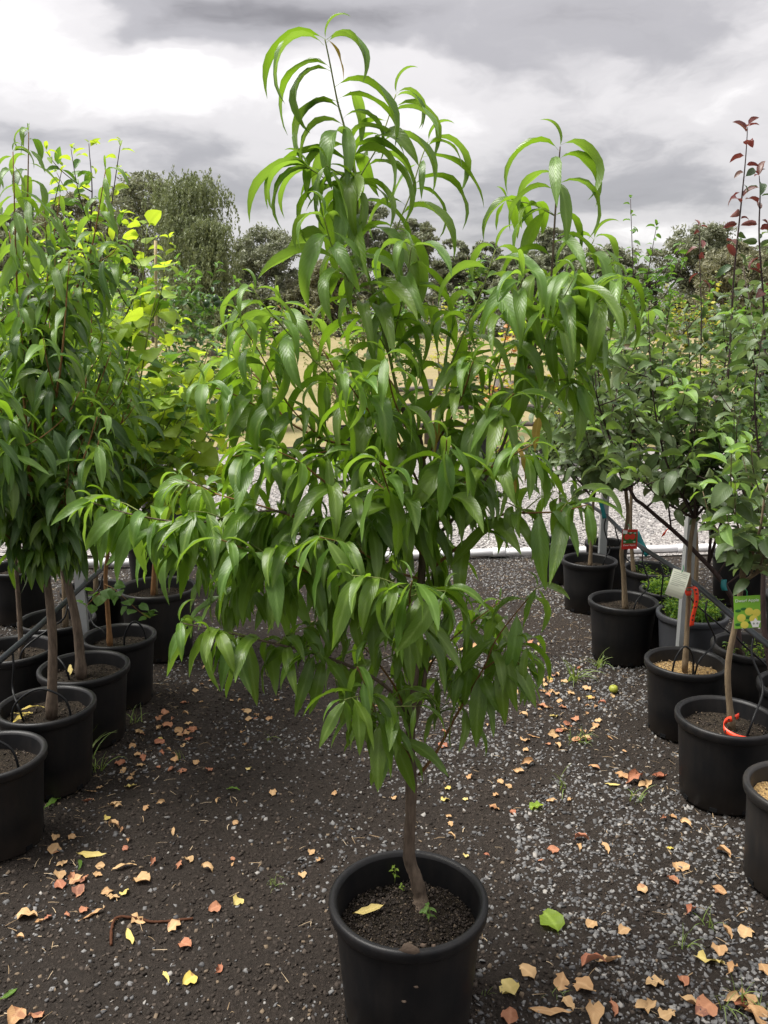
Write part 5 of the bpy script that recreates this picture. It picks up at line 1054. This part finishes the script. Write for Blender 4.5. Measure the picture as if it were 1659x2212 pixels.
for (x, y, s_, kd, mt) in [(130, 900, .062, 'round', 'dry_tan'), (455, 600, .09, 'long', 'dry_yellow'), (275, 575, .055, 'round', 'dry_tan'), (715, 725, .062, 'round', 'dry_tan'), (625, 790, .035, 'round', 'dry_yellow'), (465, 900, .075, 'long', 'dry_tan'), (1085, 875, .042, 'round', 'dry_rust'), (1195, 835, .042, 'round', 'dry_yellow'),
     (655, 1020, .07, 'long', 'dry_yellow'), (930, 1050, .045, 'round', 'dry_rust'), (1100, 1175, .04, 'curl', 'dry_rust'), (835, 1220, .05, 'long', 'dry_yellow'), (960, 1235, .045, 'round', 'dry_yellow'), (1170, 270, .055, 'long', 'peach_young'), (270, 340, .085, 'long', 'peach_young'), (400, 650, .06, 'long', 'peach_young'), (85, 1420, .055, 'round', 'dry_tan'), (185, 1425, .045, 'round', 'dry_rust'),
     (690, 100, .032, 'round', 'dry_tan'), (985, 138, .035, 'round', 'dry_tan'), (735, 365, .032, 'round', 'dry_tan'), (605, 480, .032, 'curl', 'dry_tan'), (870, 485, .04, 'long', 'dry_tan'), (1040, 675, .05, 'curl', 'dry_tan'), (875, 965, .045, 'round', 'dry_tan'), (25, 550, .04, 'round', 'dry_yellow'), (300, 705, .045, 'round', 'dry_tan'), (420, 730, .045, 'curl', 'dry_rust'), (620, 665, .07, 'long', 'dry_tan'), (690, 930, .06, 'curl', 'dry_tan'),
     (310, 650, .04, 'curl', 'dry_tan'), (1370, 290, .035, 'round', 'dry_tan'), (1250, 170, .03, 'round', 'dry_yellow'), (1565, 583, .03, 'round', 'dry_tan'), (1605, 625, .032, 'round', 'dry_tan'), (1520, 705, .032, 'round', 'dry_tan'), (50, 1310, .05, 'long', 'peach_young'), (765, 640, .04, 'curl', 'dry_rust'), (900, 655, .04, 'curl', 'dry_rust'), (950, 620, .04, 'round', 'dry_tan')]:
    dl(*Lz(x, y), s_, kd, mt)
for (x, y, s_, kd, mt) in [(500, 1010, .085, 'round', 'lime_leaf'), (415, 385, .055, 'round', 'lime_leaf'), (330, 190, .05, 'curl', 'dry_tan'), (735, 170, .06, 'long', 'dry_tan'), (65, 230, .03, 'round', 'dry_tan'), (230, 250, .03, 'round', 'dry_tan'), (275, 275, .03, 'round', 'dry_tan'), (205, 325, .028, 'round', 'dry_tan'), (505, 350, .04, 'curl', 'dry_tan'), (600, 345, .036, 'curl', 'dry_tan'), (295, 410, .032, 'round', 'dry_rust'),
     (985, 820, .038, 'round', 'dry_tan'), (1170, 690, .04, 'round', 'dry_tan'), (1150, 765, .045, 'round', 'dry_rust'), (1540, 1045, .055, 'round', 'dry_tan'), (890, 1045, .042, 'round', 'dry_tan'), (715, 1020, .045, 'round', 'dry_tan'), (1340, 1195, .075, 'round', 'dry_yellow'), (1400, 1140, .05, 'round', 'dry_tan'), (375, 1280, .052, 'round', 'dry_tan'), (555, 1325, .055, 'round', 'dry_tan'), (675, 1350, .062, 'round', 'dry_tan'), (805, 1210, .065, 'curl', 'dry_tan'), (720, 1230, .075, 'curl', 'dry_rust'), (280, 1360, .065, 'round', 'dry_yellow'), (1055, 1320, .055, 'round', 'dry_tan'), (1205, 1305, .042, 'round', 'dry_rust'),
     (1330, 1460, .065, 'round', 'dry_rust'), (505, 1480, .095, 'long', 'dry_tan'), (280, 1510, .055, 'round', 'dry_rust'), (730, 1500, .085, 'curl', 'dry_tan'), (1115, 1490, .05, 'round', 'dry_tan'), (1600, 1500, .08, 'round', 'dry_tan'), (1550, 1400, .055, 'round', 'dry_tan'), (1470, 1400, .05, 'curl', 'dry_tan'), (660, 550, .055, 'curl', 'dry_rust'), (650, 595, .035, 'curl', 'dry_tan'), (510, 610, .04, 'round', 'dry_rust'), (380, 150, .06, 'curl', 'dry_tan'), (950, 240, .09, 'curl', 'dry_rust'), (880, 220, .07, 'curl', 'dry_tan'), (825, 265, .055, 'long', 'dry_yellow'), (1080, 220, .07, 'curl', 'dry_rust'), (1000, 262, .07, 'curl', 'dry_tan'),
     (1420, 630, .06, 'curl', 'dry_tan'), (1220, 470, .05, 'curl', 'dry_tan'), (1150, 430, .03, 'round', 'dry_tan'), (1100, 440, .03, 'curl', 'dry_rust'), (790, 600, .05, 'curl', 'dry_tan'), (1240, 940, .05, 'curl', 'dry_rust'), (1460, 1250, .05, 'curl', 'dry_tan'), (1640, 1250, .045, 'round', 'dry_tan'), (1250, 1430, .06, 'curl', 'dry_tan'), (1000, 1450, .07, 'curl', 'dry_tan'), (830, 1460, .05, 'curl', 'dry_rust'), (590, 1430, .04, 'round', 'dry_tan'), (1440, 1040, .05, 'curl', 'dry_tan'), (1530, 1440, .07, 'round', 'dry_rust')]:
    dl(*Rz(x, y), s_, kd, mt)
KM = [('round', 'dry_tan')] * 5 + [('curl', 'dry_tan')] * 4 + [('round', 'dry_rust')] * 3 + [('curl', 'dry_rust')] * 2 + [('round', 'dry_yellow'), ('long', 'dry_tan')]
def free(x, y, pad=.0): return all((x - p[0]) ** 2 + (y - p[1]) ** 2 > (p[2] * .41 + pad) ** 2 for p in POTS.values())
def strew(n, fx, fy, s0, s1):
    k_ = 0
    while k_ < n:
        x, y = fx(), fy()
        if not free(x, y, .01): continue
        kd, mt = rng.choice(KM); drop_leaf(x, y, rng.uniform(s0, s1), kd, mt, *LB[(kd, mt)]); k_ += 1
strew(55, lambda: rng.gauss(-1.0, .10), lambda: rng.uniform(2.1, 3.6), .022, .055)
strew(30, lambda: rng.uniform(-.95, -.55), lambda: rng.uniform(2.8, 4.4), .022, .045)
strew(45, lambda: rng.uniform(.2, 1.05), lambda: rng.uniform(2.3, 4.6), .020, .050)
strew(40, lambda: rng.gauss(.85, .12), lambda: rng.uniform(3.2, 4.2), .024, .055)
strew(20, lambda: rng.uniform(-.7, .3), lambda: rng.uniform(2.2, 4.0), .018, .035)
for (kx, n, mt) in (('L1', 3, 'dry_yellow'), ('L2', 1, 'dry_yellow'), ('C', 1, 'dry_yellow')):
    x, y, d, h, sz = POTS[kx]
    for i in range(n):
        a, q = ((2.8, .10) if kx == 'C' else (2.6 + i * .5, .09)); drop_leaf(x + q * math.cos(a), y + q * math.sin(a), .075, 'long', mt, {'L1': 'orange yellow leaf lying on the soil of the straight trunk pot', 'L2': 'single yellow green leaf on the soil of the leaning trunk pot', 'C': 'yellow green leaf on the soil of the pot in the path'}[kx], 'leaves in the straight trunk pot' if kx == 'L1' else None, sz + .012)
def tuft(name, label, x, y, z, n, h0, h1, group, spread=.5, cat='grass'):
    r_ = tag(empty(name, (x, y, z)), label, cat, group)
    for _ in range(n):
        i = rng.randrange(len(GB)); o = link(bpy.data.objects.new('blade', GB[i]), r_); L = rng.uniform(h0, h1); a = rng.uniform(0, 6.28)
        o.matrix_basis = Matrix.Translation((rng.gauss(0, .012), rng.gauss(0, .012), 0)) @ Matrix.Rotation(a, 4, 'Z') @ Matrix.Rotation(rng.uniform(-.3, .3) * spread, 4, 'Y') @ Matrix.Diagonal((L, L, L, 1))
GB = [mesh_np('blade', *leaf_data('blade', 84 - 9 * i, 40 - 25 * i, 1.3, 5, .3, 30, 0, .3 * i), [M['grass']]) for i in range(5)]
for (px, py, n, h) in [(1238, 1470, 16, .13), (1290, 1440, 12, .11), (1215, 1700, 7, .09), (1375, 1730, 6, .08), (1255, 1605, 9, .08), (1240, 1600, 7, .07), (190, 1640, 12, .15), (230, 1610, 10, .13), (265, 1580, 9, .10), (150, 1660, 10, .12), (215, 1660, 8, .10), (100, 1640, 8, .12), (60, 1820, 9, .09), (35, 1840, 6, .07), (390, 1640, 4, .06), (585, 1600, 4, .06), (1530, 2000, 7, .06), (1475, 2040, 8, .06), (1600, 2160, 9, .07), (1650, 2180, 8, .08), (1570, 2170, 6, .07), (1200, 2150, 6, .04), (1050, 2150, 4, .03), (600, 1910, 9, .045), (290, 1560, 7, .09), (1150, 1420, 6, .08)]:
    g = G(px, py)
    wh = 'beside the peach row pots' if g.x < -.7 else 'near the apple row pots' if g.x > .72 else 'on the open path'
    if free(g.x, g.y): tuft('grass_tuft', 'thin tuft of green grass growing ' + wh, g.x, g.y, terrain(g.x, g.y) - .004, int(n * 1.4), h * .6, h * 1.35, 'grass tufts ' + wh)
for kx, n, h in (('S3', 190, .10), ('S4', 330, .115), ('S2', 22, .08), ('S5', 26, .07)):
    x, y, d, h_, sz = POTS[kx]; W_ = Plant('weeds', dict(S3='low green weeds filling the black pot', S4='feathery green weeds filling the grey pot', S2='sparse weed shoots in the pot behind the red tag', S5='small seedlings in the grey rimmed pot')[kx], 'weeds', (x, y, sz))
    for _ in range(n):
        a, q = rng.uniform(0, 6.28), (d / 2 - .05) * math.sqrt(rng.random()); p = Vector((x + q * math.cos(a), y + q * math.sin(a), sz - .004)); L = rng.uniform(h * .4, h); tp = p + Vector((rng.gauss(0, .02), rng.gauss(0, .02), L))
        for j in range(6):
            t = rng.uniform(.2, 1); W_.leaf(SP_APPLE, 'arch', rng.choice(['mid_leaf', 'lime_leaf']), p.lerp(tp, t), rng.uniform(0, 6.28), rng.uniform(.012, .026), 0, 0, 0, .7)
        W_.leaf(SP_PEACH, 'up', 'mid_leaf', p, rng.uniform(0, 6.28), L, R(-25), 0, 5, .25)
    W_.finish(0)
x, y, d, h_, sz = POTS['C']
for i, (px, py, L, lb) in enumerate([(852, 1905, .05, 'pale seedling with round leaves near the back of the soil'), (925, 1990, .045, 'green seedling at the foot of the peach trunk'), (868, 1930, .03, 'tiny pale seedling between the pot rim and the trunk')]):
    p = G(px, py, sz); W_ = Plant('seedling', lb + ' in the pot', 'seedling', p - Vector((0, 0, .006)))
    W_.stem('stem', [p - Vector((0, 0, .006)), p + Vector((.003, 0, L * .5)), p + Vector((0, 0, L))], .0012, .0008, 'green_twig', 5, 2)
    for j in range(8): W_.leaf(SP_APPLE, 'arch', 'lime_leaf' if i != 1 else 'peach_young', p + Vector((0, 0, L * (.3 + .1 * j * .9))), j * 2.4, L * (.55 if i == 1 else .32), 0, 0)
    W_.finish(20)
tube_obj('fallen_twig', 'rough brown twig bent on the ground among yellow leaves', 'twig', [G(*Lz(560, 1060)) + Vector((0, 0, .008)), G(*Lz(562, 980)) + Vector((0, 0, .008)), G(*Lz(590, 925)) + Vector((0, 0, .010)), G(*Lz(690, 925)) + Vector((0, 0, .009)), G(*Lz(780, 945)) + Vector((0, 0, .009)), G(*Lz(970, 928)) + Vector((0, 0, .009))], .0040, 'catkin', seg=14)
g = G(1325, 1495); m = MB(); m.lathe([(.001, 0), (.013, .002), (.021, .012), (.023, .022), (.018, .034), (.008, .040), (.003, .037)], 16); o = m.build('fallen_apple', M['fallen_fruit'], None, (g.x, g.y, terrain(g.x, g.y) - .002)); tag(o, 'small yellow green fruit fallen on the gravel', 'fruit')
# mud stuck on the rim and wall of the pot in the path
for (px, py, s_) in [(884, 2052, .030), (915, 2046, .012), (940, 2050, .008), (902, 2150, .012), (872, 2185, .010)]:
    q = P(px, py, y - d / 2 - .004) ; a = math.atan2(q.y - y, q.x - x); rr = d / 2 + .0005 if py < 2090 else d / 2 * (.80 + .13 * q.z / h_)
    vs = [(0, 0, .004)]; n = 11
    for k_ in range(n):
        th = 2 * math.pi * k_ / n; rr_ = s_ * rng.uniform(.5, 1); vs.append((rr_ * math.cos(th), rr_ * .6 * math.sin(th), -.001))
    m = MB(); m.add(vs, [(0, 1 + k_, 1 + (k_ + 1) % n) for k_ in range(n)]); o = m.build('mud_splash', M['mud'], None, (x + rr * math.cos(a), y + rr * math.sin(a), q.z))
    o.rotation_euler = Vector((math.cos(a), math.sin(a), 0)).to_track_quat('Z', 'Y').to_euler(); tag(o, 'dried mud splash stuck on the pot in the path', 'mud', 'mud splashes on the pot in the path')
